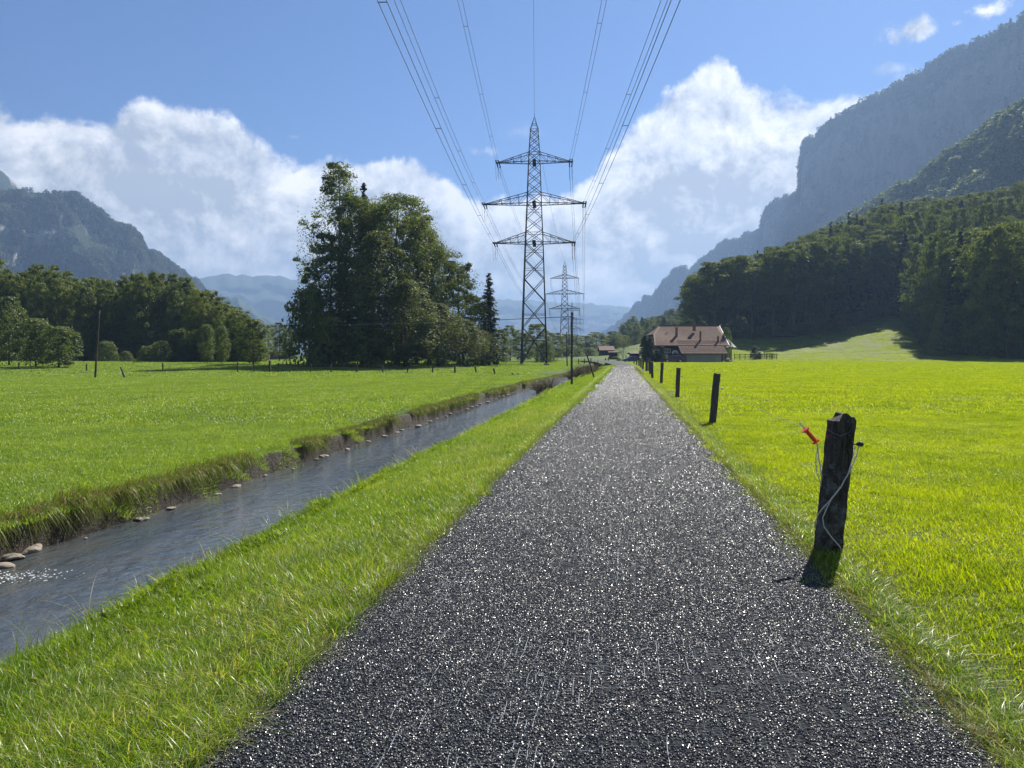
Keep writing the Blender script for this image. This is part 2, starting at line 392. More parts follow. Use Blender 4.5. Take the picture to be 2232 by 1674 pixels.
def water_fn(n, b):
    g = geopos(n); gx, gy, gz = n.sep(g); off = n.math('SUBTRACT', gx, n.math('MULTIPLY', gy, K)); co = n.comb(n.math('MULTIPLY', off, 1.0), n.math('MULTIPLY', gy, .55), 0.0)
    a = n.noise(co, 2.2, 3, .5, 1.2); c = n.noise(co, 8.0, 5, .6, 1.0); e = n.noise(co, .7, 3, .5, 1)
    h = n.math('ADD', n.math('ADD', a, n.math('MULTIPLY', c, .42)), n.math('MULTIPLY', e, .8))
    bump(n, b, h, .7, .10)
    n.l.new(n.mix(n.mapr(n.noise(co, .9, 4, .6), .35, .7), (.040, .052, .060), (.065, .066, .060)), b.inputs['Base Color'])
M_water = mat('stream_water', rough=.05, spec=.5, fn=water_fn); M_water.node_tree.nodes['Principled BSDF'].inputs['IOR'].default_value = 1.7
M_foam = mat('foam', (.75, .78, .8), .5)
M_rock = mat('bank_stone', rough=.7, fn=varied((.30, .26, .21), (.16, .13, .10), 5, .6, .02))
M_bark = mat('bark', rough=.9, spec=.1, fn=varied((.075, .06, .045), (.14, .12, .095), 2, .8, .05, (3, 3, .6)))
M_leaf_green = leaf_mat('leaves_green', (.040, .078, .011), (.085, .130, .018), (.15, .18, .020), .45)
M_leaf_olive = leaf_mat('leaves_olive', (.055, .088, .018), (.07, .10, .022), (.125, .145, .04), .4)
M_leaf_light = leaf_mat('leaves_light', (.08, .12, .03), (.09, .13, .03), (.12, .16, .045), .45)
M_leaf_silver = leaf_mat('leaves_pale', (.10, .13, .055), (.085, .12, .05), (.13, .15, .07), .4)
M_leaf_far = leaf_mat('leaves_far', (.035, .055, .022), (.045, .065, .025), (.06, .08, .03), .3)
M_needle = leaf_mat('needles', (.022, .042, .016), (.03, .05, .02), (.035, .06, .02), .15)
M_blade_v = blade_mat('verge_blades', (.10, .195, .012), (.235, .325, .016), (.40, .38, .20), .55, .035)
M_blade_r = blade_mat('meadow_blades', (.15, .23, .006), (.33, .40, .008), (.42, .38, .16), .6, .03)
M_blade_l = blade_mat('pasture_blades', (.115, .21, .020), (.25, .345, .032), (.34, .32, .15), .5, .035)
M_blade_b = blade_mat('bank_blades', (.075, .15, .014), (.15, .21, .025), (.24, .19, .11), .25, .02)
M_wood = mat('weathered_wood', rough=.85, spec=.2, fn=varied((.035, .032, .03), (.085, .08, .075), 5, .9, .012, (5, 5, .8), c3=(.16, .155, .15), fine=60))
M_wood_brown = mat('brown_wood', rough=.85, spec=.2, fn=varied((.06, .045, .03), (.13, .10, .07), 3, .6, .01, (5, 5, .8)))
M_steel = mat('tower_steel', rough=.8, spec=.1, metal=0, fn=varied((.022, .023, .02), (.045, .046, .04), 1, .1, .01))
M_wire = mat('conductor', (.10, .10, .105), .5, .3, .4)
M_thin = mat('fence_wire', (.30, .30, .30), .4, .5, .8)
M_glassins = mat('insulator_glass', (.05, .04, .035), .25, .6)
M_concrete = mat('concrete', rough=.9, fn=varied((.30, .29, .27), (.2, .19, .18), 3, .4, .02))
M_plaster = mat('pale_plaster', rough=.9, fn=varied((.32, .32, .26), (.24, .24, .20), .6, .2, .01, (1, 1, .5)))
M_darkwood = mat('dark_timber', rough=.85, fn=varied((.035, .028, .024), (.065, .052, .044), 2, .5, .01, (6, 6, .5)))
M_white = mat('white_paint', (.75, .75, .73), .5)
M_glass = mat('dark_glass', (.03, .035, .04), .08, .6)
M_red = mat('orange_plastic', (.70, .06, .008), .35, .5)
M_black = mat('black_plastic', (.012, .012, .012), .35, .5)
M_cord = mat('white_cord', rough=.6, fn=varied((.62, .60, .55), (.48, .46, .42), 60, .3, .001))
M_metal = mat('bare_metal', (.55, .55, .55), .3, .5, .9)
def tile_fn(n, b):
    co = objco(n); x, y, z = n.sep(co)
    row = n.math('FRACT', n.math('MULTIPLY', z, 1/.21)); rid = n.math('FLOOR', n.math('MULTIPLY', z, 1/.21))
    cid = n.math('FLOOR', n.math('MULTIPLY', n.math('ADD', x, n.math('MULTIPLY', rid, .11)), 1/.22))
    wn = n.new('ShaderNodeTexWhiteNoise', noise_dimensions='2D'); n.l.new(n.comb(cid, rid, 0), wn.inputs['Vector'])
    col = n.mix(wn.outputs['Value'], (.15, .068, .040), (.23, .13, .082)); pat = n.noise(co, .5, 5, .65)
    col = n.mix(n.mapr(pat, .4, .65), col, n.mix(.65, col, (.15, .125, .09)))
    col = n.mix(n.math('LESS_THAN', row, .16), col, (.035, .025, .02))
    n.l.new(col, b.inputs['Base Color']); bump(n, b, row, .8, .05)
M_tile = mat('clay_tiles', rough=.8, spec=.25, fn=tile_fn)
M_slate = mat('grey_roofing', rough=.6, fn=varied((.10, .095, .09), (.17, .16, .15), 2, .3, .01))
def hillmat(name, c1, c2, rock1, rock2, thr=.5, rs=.01):
    def fn(n, b):
        g = geopos(n); nrm = n.sep(n.new('ShaderNodeNewGeometry').outputs['Normal'])[2]
        a = n.noise(g, .035, 7, .7); col = n.mix(n.mapr(a, .35, .65), c1, c2)
        rk = n.noise(n.vmath('MULTIPLY', g, (1, 1, .45)), rs, 7, .65, .4); rc = n.mix(n.mapr(n.noise(n.vmath('MULTIPLY', g, (1, 1, .25)), .04, 7, .65), .35, .65), rock1, rock2)
        steep = n.mapr(nrm, .75, .25); m_ = n.mapr(n.math('ADD', rk, n.math('MULTIPLY', steep, .22)), thr+.07, thr+.14)
        col = n.mix(m_, col, rc); n.l.new(col, b.inputs['Base Color']); bump(n, b, n.math('ADD', a, n.noise(g, .15, 4, .7)), 1.0, 8)
    return mat(name, rough=.9, spec=.05, fn=fn)
M_cliff = hillmat('cliff_rock', (.02, .03, .014), (.035, .045, .02), (.09, .09, .08), (.17, .165, .15), .50, .006)
M_lmount = hillmat('mountain_forest_rock', (.03, .045, .022), (.045, .06, .03), (.34, .33, .31), (.20, .19, .18), .56, .008)
M_hillg = hillmat('forest_floor', (.03, .045, .018), (.05, .07, .025), (.10, .11, .06), (.08, .09, .05), .75)
M_farm = hillmat('far_mountain', (.05, .07, .035), (.09, .11, .055), (.16, .16, .15), (.13, .13, .12), .66, .002)

# ------------------------------------------------------------------ ground sheet, road, water
def grid_mesh(name, OFF, Y, zf, mats, matf=None, smooth=True, bendf=None):
    O, YY = np.meshgrid(OFF, Y, indexing='xy'); X = O+K*YY
    if bendf: X = X+bendf(YY)
    Z = zf(X, YY) ; V = np.stack([X, YY, Z], -1).reshape(-1, 3); nx = len(OFF); ny = len(Y)
    i, j = np.meshgrid(np.arange(nx-1), np.arange(ny-1), indexing='xy'); a = (j*nx+i).ravel()
    Fc = np.stack([a, a+1, a+1+nx, a+nx], -1); me = np_mesh(name, V, Fc, mats, smooth)
    if matf is not None:
        oc = ((OFF[1:]+OFF[:-1])/2)[i.ravel()]; yc = ((Y[1:]+Y[:-1])/2)[j.ravel()]
        me.polygons.foreach_set('material_index', matf(oc, yc).astype(np.int32))
    return me
def geo(a, b, n): return np.geomspace(a, b, n)
OFF = np.unique(np.concatenate([-geo(8.6, 5000, 110)[::-1], np.arange(-8.6, -7.2, .06), np.arange(-7.2, -6.2, .12), np.arange(-6.2, -4.6, .3), np.arange(-4.6, -3.6, .07), np.arange(-3.6, 2.2, .2), geo(2.2, 5000, 120)]))
Y = np.unique(np.concatenate([-geo(1, 900, 14)[::-1], np.arange(0, 40, .35), np.arange(40, 100, 1.), np.arange(100, 240, 2.5), geo(240, 1200, 110), geo(1250, 12000, 14)]))
FEU = [1505, 1520, 1606, 1718, 1820, 1888, 1956, 1990, 2024, 2075, 2150, 2232, 2420, 3600]; FED = [300, 285, 275, 272, 284, 296, 298, 278, 240, 210, 198, 190, 178, 170]
def gm(o, y):
    u = CX+F*(o+K*y)/np.maximum(y, 30.0)
    return np.where((o < VE-.08) & (o > WL(y)-.20) & (y < 160), 1, np.where((y > 100) & (u > 1505) & (y > np.interp(u, FEU, FED)+3), 2, 0))
tag(link('ground', grid_mesh('ground', OFF, Y, H, [M_meadow, M_soil, M_hillg], gm)), kind='structure')
ry = np.unique(np.concatenate([-geo(1, 120, 8)[::-1], np.arange(0, 206, 1.0)]))
ro = np.concatenate([[RX0-.10], np.linspace(RX0, RX1, 12), [RX1+.10]])
def rz(x, y): return np.maximum(H(x-bend(y)*(y < 118), y), -.2)+.012
def road_z(x, y):
    o = x-bend(y)-K*y; e = np.where((o < RX0-.02) | (o > RX1+.02), -.03, .014+.02*(1-((o-(RX0+RX1)/2)/1.6)**2))
    return np.maximum(hill(x, y), 0)*1.0+e+ .25*sm(y, 125, 170)
road = tag(link('road', grid_mesh('road', ro, ry, road_z, [M_road], bendf=bend)), kind='structure')
wy = np.concatenate([-geo(1, 80, 6)[::-1], np.arange(0, 175, 1.0)])
tag(link('stream_water', grid_mesh('stream_water', np.array([-9.0, -7, -6, -5, -3.9]), wy, lambda x, y: x*0+ZW, [M_water])), kind='structure')

# ------------------------------------------------------------------ scattering (uncountable stuff only)
def scatter(name, pos, rot, scl, protos, idx, label=None):
    """one mesh of points with a geometry-node instancer; protos are meshes"""
    me = bpy.data.meshes.new(name); n = len(pos); me.vertices.add(n); me.vertices.foreach_set('co', np.asarray(pos, dtype=np.float32).ravel())
    for nm, ty, key, arr in (('rot', 'FLOAT_VECTOR', 'vector', rot), ('scl', 'FLOAT_VECTOR', 'vector', scl), ('pick', 'INT', 'value', idx)):
        at = me.attributes.new(nm, ty, 'POINT'); at.data.foreach_set(key, np.asarray(arr, dtype=np.int32 if ty == 'INT' else np.float32).ravel())
    o = link(name, me); tag(o, kind='stuff', label=label)
    col = bpy.data.collections.new(name+'_sources')
    for i, p in enumerate(protos):
        q = bpy.data.objects.new(f'{name}_source', p); col.objects.link(q)
    ng = bpy.data.node_groups.new(name, 'GeometryNodeTree'); ng.interface.new_socket('Geometry', in_out='INPUT', socket_type='NodeSocketGeometry'); ng.interface.new_socket('Geometry', in_out='OUTPUT', socket_type='NodeSocketGeometry')
    t = ng.nodes; L = ng.links; gi = t.new('NodeGroupInput'); go = t.new('NodeGroupOutput'); ip = t.new('GeometryNodeInstanceOnPoints'); ci = t.new('GeometryNodeCollectionInfo')
    ci.inputs[0].default_value = col; ci.inputs['Separate Children'].default_value = True; ci.inputs['Reset Children'].default_value = True
    def att(nm, ty):
        a = t.new('GeometryNodeInputNamedAttribute'); a.data_type = ty; a.inputs[0].default_value = nm; return a.outputs['Attribute']
    L.new(gi.outputs[0], ip.inputs['Points']); L.new(ci.outputs[0], ip.inputs['Instance']); ip.inputs['Pick Instance'].default_value = True
    L.new(att('pick', 'INT'), ip.inputs['Instance Index'])
    er = t.new('FunctionNodeEulerToRotation'); L.new(att('rot', 'FLOAT_VECTOR'), er.inputs[0]); L.new(er.outputs[0], ip.inputs['Rotation'])
    L.new(att('scl', 'FLOAT_VECTOR'), ip.inputs['Scale']); L.new(ip.outputs[0], go.inputs[0])
    md = o.modifiers.new('scatter', 'NODES'); md.node_group = ng
    return o
def blades(name, n, size, h, hv, w_, lean, m, dryp=.05, seed=0, round_=False, segs=3, flow=None, tint=(.0, .8), droop=.38):
    r = np.random.default_rng(seed); x = (r.random(n)-.5)*size; y = (r.random(n)-.5)*size
    if round_:
        a = r.random(n)*6.283; q = np.sqrt(r.random(n))*size/2; x = q*np.cos(a); y = q*np.sin(a)
    hh = h*(1+hv*(r.random(n)*2-1)); a = r.random(n)*6.283; ln = lean*(.3+r.random(n)*1.2)
    dxl = np.cos(a); dyl = np.sin(a)
    if flow is not None: dxl = dxl*.5+flow[0]; dyl = dyl*.5+flow[1]
    fx = -np.sin(a+r.random(n)*1.2); fy = np.cos(a+r.random(n)*1.2)
    wd = w_*(.6+.8*r.random(n)); V = np.zeros((n, segs*2+1, 3))
    for s in range(segs+1):
        t = s/segs; c = t**1.8*ln*hh; z = hh*(t-droop*np.clip(ln, 0, 2)*t**2.4)-.01
        px = x+dxl*c; py = y+dyl*c; ww = wd*(1-t**1.7)/2
        if s < segs:
            V[:, 2*s] = np.stack([px-fx*ww, py-fy*ww, z], -1); V[:, 2*s+1] = np.stack([px+fx*ww, py+fy*ww, z], -1)
        else: V[:, 2*s] = np.stack([px, py, z], -1)
    k = segs*2+1; base = (np.arange(n)*k)[:, None]; tri = []
    for s in range(segs-1): tri += [[2*s, 2*s+1, 2*s+3], [2*s, 2*s+3, 2*s+2]]
    tri.append([2*segs-2, 2*segs-1, 2*segs]); Fc = (base[:, :, None]+np.array(tri)[None]).reshape(-1, 3)
    me = np_mesh(name, V.reshape(-1, 3), Fc, m)
    ti = np.where(r.random(n) < dryp, 1.3, tint[0]+(tint[1]-tint[0])*r.random(n)); at = me.attributes.new('tint', 'FLOAT', 'POINT'); at.data.foreach_set('value', np.repeat(ti, k).astype(np.float32))
    return me
def tilt(x, y, spin, amt=1.0):
    e = .15; gx = (H(x+e, y)-H(x-e, y))/(2*e)*amt; gy = (H(x, y+e)-H(x, y-e))/(2*e)*amt
    out = []
    for a, b, s in zip(np.clip(gx, -1, 1), np.clip(gy, -1, 1), spin):
        q = Vector((-a, -b, 1)).to_track_quat('Z', 'Y'); out.append(tuple((q.to_matrix() @ Matrix.Rotation(s, 3, 'Z')).to_euler()))
    return np.array(out)
def field(y0, y1, step, o0, o1, jit=.5, margin=1.18, extra=2.0):
    """jittered points between two depths, inside the widened view, by offset from the road line"""
    ys = np.arange(y0, y1, step); L = []
    for y in ys:
        hw = .6656*margin*y+extra; x0 = max(-hw, o0+K*y); x1 = min(hw, o1+K*y)
        if x1 <= x0: continue
        xs = np.arange(x0, x1, step); L.append(np.stack([xs, np.full(len(xs), y)], -1))
    A = np.concatenate(L); A = A+(rng.random(A.shape)-.5)*step*jit*2; o = A[:, 0]-K*A[:, 1]
    return A[(o > o0) & (o < o1)]
def put_grass(name, A, protos, s0, s1, zs=1.0, do_tilt=True, label=None, zoff=0):
    n = len(A); sp = rng.random(n)*6.283; rot = tilt(A[:, 0], A[:, 1], sp) if do_tilt else np.stack([sp*0, sp*0, sp], -1)
    s = s0+(s1-s0)*rng.random(n); nz = .50+.5*vnoise(A[:, 0]*.9, A[:, 1]*.9)+.6*vnoise(A[:, 0]*2.9, A[:, 1]*2.3)
    scl = np.stack([s, s, s*nz*zs], -1); pos = np.stack([A[:, 0], A[:, 1], H(A[:, 0], A[:, 1])+zoff], -1)
    return scatter(name, pos, rot, scl, protos, rng.integers(0, len(protos), n), label)
# verge between road and stream: long, partly flopped grass
vp = [blades('verge_tuft', 760, .62, .095, .45, .0052, .85, M_blade_v, .05, 10+i) for i in range(5)]
vd = [blades('verge_dry_tuft', 330, .5, .15, .5, .0050, 1.8, M_blade_v, .42, 30+i, flow=(.5, .25)) for i in range(3)]
A = field(1.6, 26, .26, VE-.08, RX0-.30); put_grass('verge_grass', A, vp, .75, 1.25, label='long bright green grass on the verge between road and stream')
A = field(1.6, 24, .26, RX0-1.5, RX0-.16); A = A[(vnoise(A[:, 0]*1.1, A[:, 1]*.8) > .38)]; put_grass('roadside_dry_grass', A, vd, .5, 1.0, label='flopped pale grass along the left edge of the road')
vf = [blades('verge_far_tuft', 480, 1.1, .11, .4, .014, .8, M_blade_v, .04, 50+i, segs=2) for i in range(3)]
A = field(24, 130, .7, VE-.1, RX0-.25); put_grass('verge_grass_far', A, vf, .8, 1.2, label='grass of the verge further along the stream')
# right meadow: short, yellow-green, backlit
mp = [blades('meadow_tuft', 820, .62, .055, .45, .005, .7, M_blade_r, .03, 70+i) for i in range(5)]
md_ = [blades('edge_tuft', 380, .5, .075, .5, .004, 1.3, M_blade_b, .3, 90+i) for i in range(3)]
A = field(1.4, 21, .34, RX1+.24, 60); put_grass('meadow_grass', A, mp, .8, 1.3, label='short yellow green meadow grass right of the road')
A = field(1.4, 22, .26, RX1+.03, RX1+.55); put_grass('road_edge_grass', A, md_, .6, 1.0, label='dull dry grass along the right edge of the road')
mf = [blades('meadow_far_tuft', 700, 1.8, .065, .45, .016, .7, M_blade_r, .02, 110+i, segs=2) for i in range(4)]
A = field(20, 75, 1.05, RX1+.5, 200); put_grass('meadow_grass_middle', A, mf, .8, 1.25, label='meadow grass right of the road, middle distance')
mff = [blades('meadow_distant_tuft', 560, 4.2, .09, .45, .05, .7, M_blade_r, .02, 120+i, segs=2) for i in range(3)]
A = field(73, 230, 3.0, RX1+1.5, 400); put_grass('meadow_grass_distant', A, mff, .8, 1.2, label='distant meadow grass in front of the farmhouse and forest')
A = field(228, 300, 3.6, RX1+20, 400); uu_ = CX+F*A[:, 0]/A[:, 1]; A = A[A[:, 1] < np.interp(uu_, FEU, FED)+2]; put_grass('hump_grass', A, mff, .9, 1.4, label='grass on the rising ground before the forest')
# low broad-leaved weeds and clover in the turf
def weed(name, n, m, r0, seed):
    r = np.random.default_rng(seed); a = r.random(n)*6.28; q = r0*np.sqrt(r.random(n)); c = np.stack([q*np.cos(a), q*np.sin(a), .018+.045*r.random(n)], -1); V, Fc = leaf_quads(c, r.normal(size=(n, 3))*.45+np.array([0, 0, 1.]), .030, r, name, m); me = np_mesh(name, V, Fc, m)
    at = me.attributes.new('tint', 'FLOAT', 'POINT'); at.data.foreach_set('value', np.repeat(r.random(n)*.25-.2, 4).astype(np.float32)); return me
def leaf_quads(c, nrm, size, r, name, m, droop=0):
    n = len(c); nrm = nrm/np.linalg.norm(nrm, axis=1, keepdims=True); a = r.normal(size=(n, 3)); t = np.cross(nrm, a); t /= np.linalg.norm(t, axis=1, keepdims=True); b = np.cross(nrm, t)
    L = (size*(.6+.8*r.random(n)))[:, None]; Wd = L*.62
    V = np.stack([c-t*L*.5, c+b*Wd*.5-nrm*L*.08, c+t*L*.5, c-b*Wd*.5-nrm*L*.08], 1).reshape(-1, 3)
    return V, (np.arange(n)*4)[:, None]+np.arange(4)[None]
M_weed = blade_mat('weed_leaves', (.11, .20, .012), (.22, .32, .02), (.2, .22, .05), .5, 0.0)
wd_ = [weed('weed', 110, M_weed, .16+.05*i, 240+i) for i in range(3)]
A = field(1.5, 26, .42, RX1+.3, 60); A = A[(vnoise(A[:, 0]*.8, A[:, 1]*.6) > .45) & (rng.random(len(A)) < .3)]; put_grass('meadow_weeds', A, wd_, .4, .9, label='low clover and broad-leaved weeds in the right meadow')
A = field(1.5, 22, .5, VE+.1, RX0-.3); A = A[vnoise(A[:, 0]*.9+7, A[:, 1]*.7) > .6]; put_grass('verge_weeds', A, wd_, .7, 1.4, label='low broad-leaved weeds in the verge')
# left pasture
lp = [blades('pasture_tuft', 760, .8, .065, .5, .0065, .8, M_blade_l, .035, 130+i) for i in range(4)]
A = field(6, 24, .42, -80, WL(0)-.10); put_grass('pasture_grass', A, lp, .8, 1.3, label='green pasture grass beyond the stream')
lf = [blades('pasture_far_tuft', 760, 2.0, .075, .5, .017, .8, M_blade_l, .03, 150+i, segs=2) for i in range(4)]
A = field(23, 78, 1.15, -200, -7.3); A = A[(A[:, 0]-K*A[:, 1]) < WL(A[:, 1])-.75]; put_grass('pasture_grass_middle', A, lf, .8, 1.25, label='pasture grass beyond the stream, middle distance')
lff = [blades('pasture_distant_tuft', 560, 4.4, .10, .5, .05, .8, M_blade_l, .03, 160+i, segs=2) for i in range(3)]
A = field(76, 215, 3.1, -400, -9.5); A = A[(A[:, 0]-K*A[:, 1]) < WL(A[:, 1])-1.6]; put_grass('pasture_grass_distant', A, lff, .8, 1.2, label='distant pasture grass before the trees')
# overhanging bank grass, left bank facing the stream
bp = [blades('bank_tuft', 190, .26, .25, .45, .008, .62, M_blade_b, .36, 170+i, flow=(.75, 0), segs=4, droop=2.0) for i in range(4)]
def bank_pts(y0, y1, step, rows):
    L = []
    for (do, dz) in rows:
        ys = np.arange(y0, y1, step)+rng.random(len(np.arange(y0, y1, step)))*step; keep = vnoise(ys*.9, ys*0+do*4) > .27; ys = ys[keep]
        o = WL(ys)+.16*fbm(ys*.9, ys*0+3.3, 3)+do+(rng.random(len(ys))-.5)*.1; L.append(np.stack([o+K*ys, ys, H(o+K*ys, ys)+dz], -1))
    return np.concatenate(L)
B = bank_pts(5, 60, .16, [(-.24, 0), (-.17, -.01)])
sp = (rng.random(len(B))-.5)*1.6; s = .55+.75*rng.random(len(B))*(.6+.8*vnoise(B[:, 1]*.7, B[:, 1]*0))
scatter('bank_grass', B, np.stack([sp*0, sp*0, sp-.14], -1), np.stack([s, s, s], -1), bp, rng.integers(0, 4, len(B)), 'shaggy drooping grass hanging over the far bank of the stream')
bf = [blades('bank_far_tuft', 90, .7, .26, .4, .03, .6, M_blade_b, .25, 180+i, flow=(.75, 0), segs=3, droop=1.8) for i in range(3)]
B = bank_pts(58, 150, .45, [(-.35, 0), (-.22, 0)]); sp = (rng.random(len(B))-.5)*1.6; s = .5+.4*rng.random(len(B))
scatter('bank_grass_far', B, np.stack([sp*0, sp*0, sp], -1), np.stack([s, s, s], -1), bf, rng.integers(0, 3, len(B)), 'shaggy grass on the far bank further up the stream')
# near-bank edge: a few taller stems over the water
ys = np.arange(3, 60, .3); o = VE+.02+(rng.random(len(ys))-.5)*.2; x = o+K*ys; ne = [blades('stream_edge_tuft', 26, .25, .30, .5, .006, .7, M_blade_v, .2, 190+i, segs=4) for i in range(3)]
sp = rng.random(len(ys))*6; s = .5+.6*rng.random(len(ys)); scatter('stream_edge_grass', np.stack([x, ys, H(x, ys)-.01], -1), np.stack([sp*0, sp*0, sp], -1), np.stack([s, s, s], -1), ne, rng.integers(0, 3, len(ys)), 'thin taller stems at the lip of the near bank')

# chippings on the road
def stone_mesh(i):
    import bmesh
    bm = bmesh.new(); bmesh.ops.create_icosphere(bm, subdivisions=1, radius=1); r = random.Random(i)
    for v in bm.verts: v.co = Vector((v.co.x*r.uniform(.7, 1.2), v.co.y*r.uniform(.7, 1.2), v.co.z*r.uniform(.5, .85)))
    me = bpy.data.meshes.new('chipping'); bm.to_mesh(me); bm.free(); me.materials.append(M_chip); return me
sts = [stone_mesh(i) for i in range(6)]
def grow(y): return 1+.036*np.maximum(y-5, 0)
n0 = 980000; yq = np.linspace(1.7, 118, 3000); cdf = np.cumsum(1/grow(yq)**2); cdf /= cdf[-1]
yy_ = np.interp(rng.random(n0), cdf, yq); A = np.stack([RX0-.05+(RX1-RX0+.11)*rng.random(n0), yy_], -1)
gapn = .30*vnoise(A[:, 0]*2.2, A[:, 1]*1.1)+.70*vnoise(A[:, 0]*26, A[:, 1]*17); A = A[rng.random(len(A)) < np.maximum(np.clip((gapn-.20)*14, 0, 1), sm(A[:, 1], 4.5, 9))]
n = len(A); gq = grow(A[:, 1]); s = (.0040+.0034*rng.random(n)**1.5)*gq; X = A[:, 0]+K*A[:, 1]
tl_ = 6.28+(2.0-6.28)*sm(A[:, 1], 8, 32)
scatter('road_chippings', np.stack([X, A[:, 1], road_z(X, A[:, 1])+s*.15/gq], -1), np.stack([(rng.random(n)-.5)*tl_, (rng.random(n)-.5)*tl_, rng.random(n)*6.28], -1), np.stack([s, s, s/gq**.5], -1), sts, rng.integers(0, 6, n), 'small dark wet chippings covering the road')
# loose threads of the woven mesh that show between and over the chippings
V_, F_ = [], []; r_ = np.random.default_rng(77)
def thread(x0, y0, x1, y1, w_):
    n_ = 4; b = len(V_); bw = r_.normal()*.004; dxx, dyy = x1-x0, y1-y0; L_ = math.hypot(dxx, dyy); px_, py_ = -dyy/L_*w_/2, dxx/L_*w_/2
    for i in range(n_+1):
        t = i/n_; x = x0+dxx*t+bw*math.sin(t*3.14); y = y0+dyy*t; z = float(.014+.02*(1-((x-(RX0+RX1)/2)/1.6)**2))+.0065+.0025*math.sin(t*9+x0*50)
        V_.extend([(x+px_+K*y, y+py_, z), (x-px_+K*y, y-py_, z)])
    for i in range(n_): F_.append([b+2*i, b+2*i+1, b+2*i+3, b+2*i+2])
for ln_ in np.arange(RX0+.1, RX1-.05, .037):
    y = 1.8
    while y < 9:
        g_ = float(vnoise(np.array([ln_*2.6]), np.array([y*1.3]))[0]); L_ = r_.uniform(.03, .22)
        if r_.random() < np.clip((g_-.45)*.9, 0.006, .3)*(1-.5*(y > 6)): thread(ln_+r_.normal()*.002, y, ln_+r_.normal()*.004, y+L_, .0018)
        y += L_+.02
for y in np.arange(1.8, 8, .032):
    x = RX0+.1
    while x < RX1-.1:
        g_ = float(vnoise(np.array([x*2.6]), np.array([y*1.3]))[0]); L_ = r_.uniform(.02, .09)
        if r_.random() < np.clip((g_-.48)*.9, .003, .22): thread(x, y, x+L_, y+r_.normal()*.002, .0013)
        x += L_+.02
M_thread = mat('thread', (.26, .29, .33), .6)
tag(link('mesh_threads', np_mesh('mesh_threads', V_, F_, M_thread)), 'pale threads of a woven mesh showing through the road surface', kind='stuff')
# ragged small tufts along both edges of the road
def edge_row(name, o0, sd, y1, protos, label):
    ys = np.concatenate([np.arange(1.4, 20, .09), np.arange(20, y1, .22)]); ys = np.repeat(ys, 2)+rng.random(len(ys)*2)*.1; o = o0+sd*(.04+.07*rng.random(len(ys))+.06*vnoise(ys*1.1, ys*0+o0*9)-.03)
    x = o+K*ys; sp = rng.random(len(ys))*6.28; sc = (.55+.5*rng.random(len(ys)))*np.where(ys > 20, 1.5, 1); scatter(name, np.stack([x, ys, H(x, ys)-.005], -1), np.stack([sp*0, sp*0, sp], -1), np.stack([sc, sc, sc], -1), protos, rng.integers(0, len(protos), len(ys)), label)
ev = [blades('edge_small_tuft', 80, .2, .08, .5, .005, 1.1, M_blade_b, .5, 210+i) for i in range(3)]
ew = [blades('edge_green_tuft', 60, .2, .13, .5, .005, 1.0, M_blade_v, .12, 220+i) for i in range(3)]
edge_row('left_edge_tufts', RX0, -1, 100, ew, 'grass tufts fringing the left edge of the road'); edge_row('left_edge_dry_tufts', RX0+.03, -1, 60, ev, 'dry tufts fringing the left edge of the road'); edge_row('right_edge_tufts', RX1, 1, 100, ev, 'dull tufts fringing the right edge of the road'); edge_row('right_edge_green_tufts', RX1+.12, 1, 60, ew, 'green tufts fringing the right edge of the road')

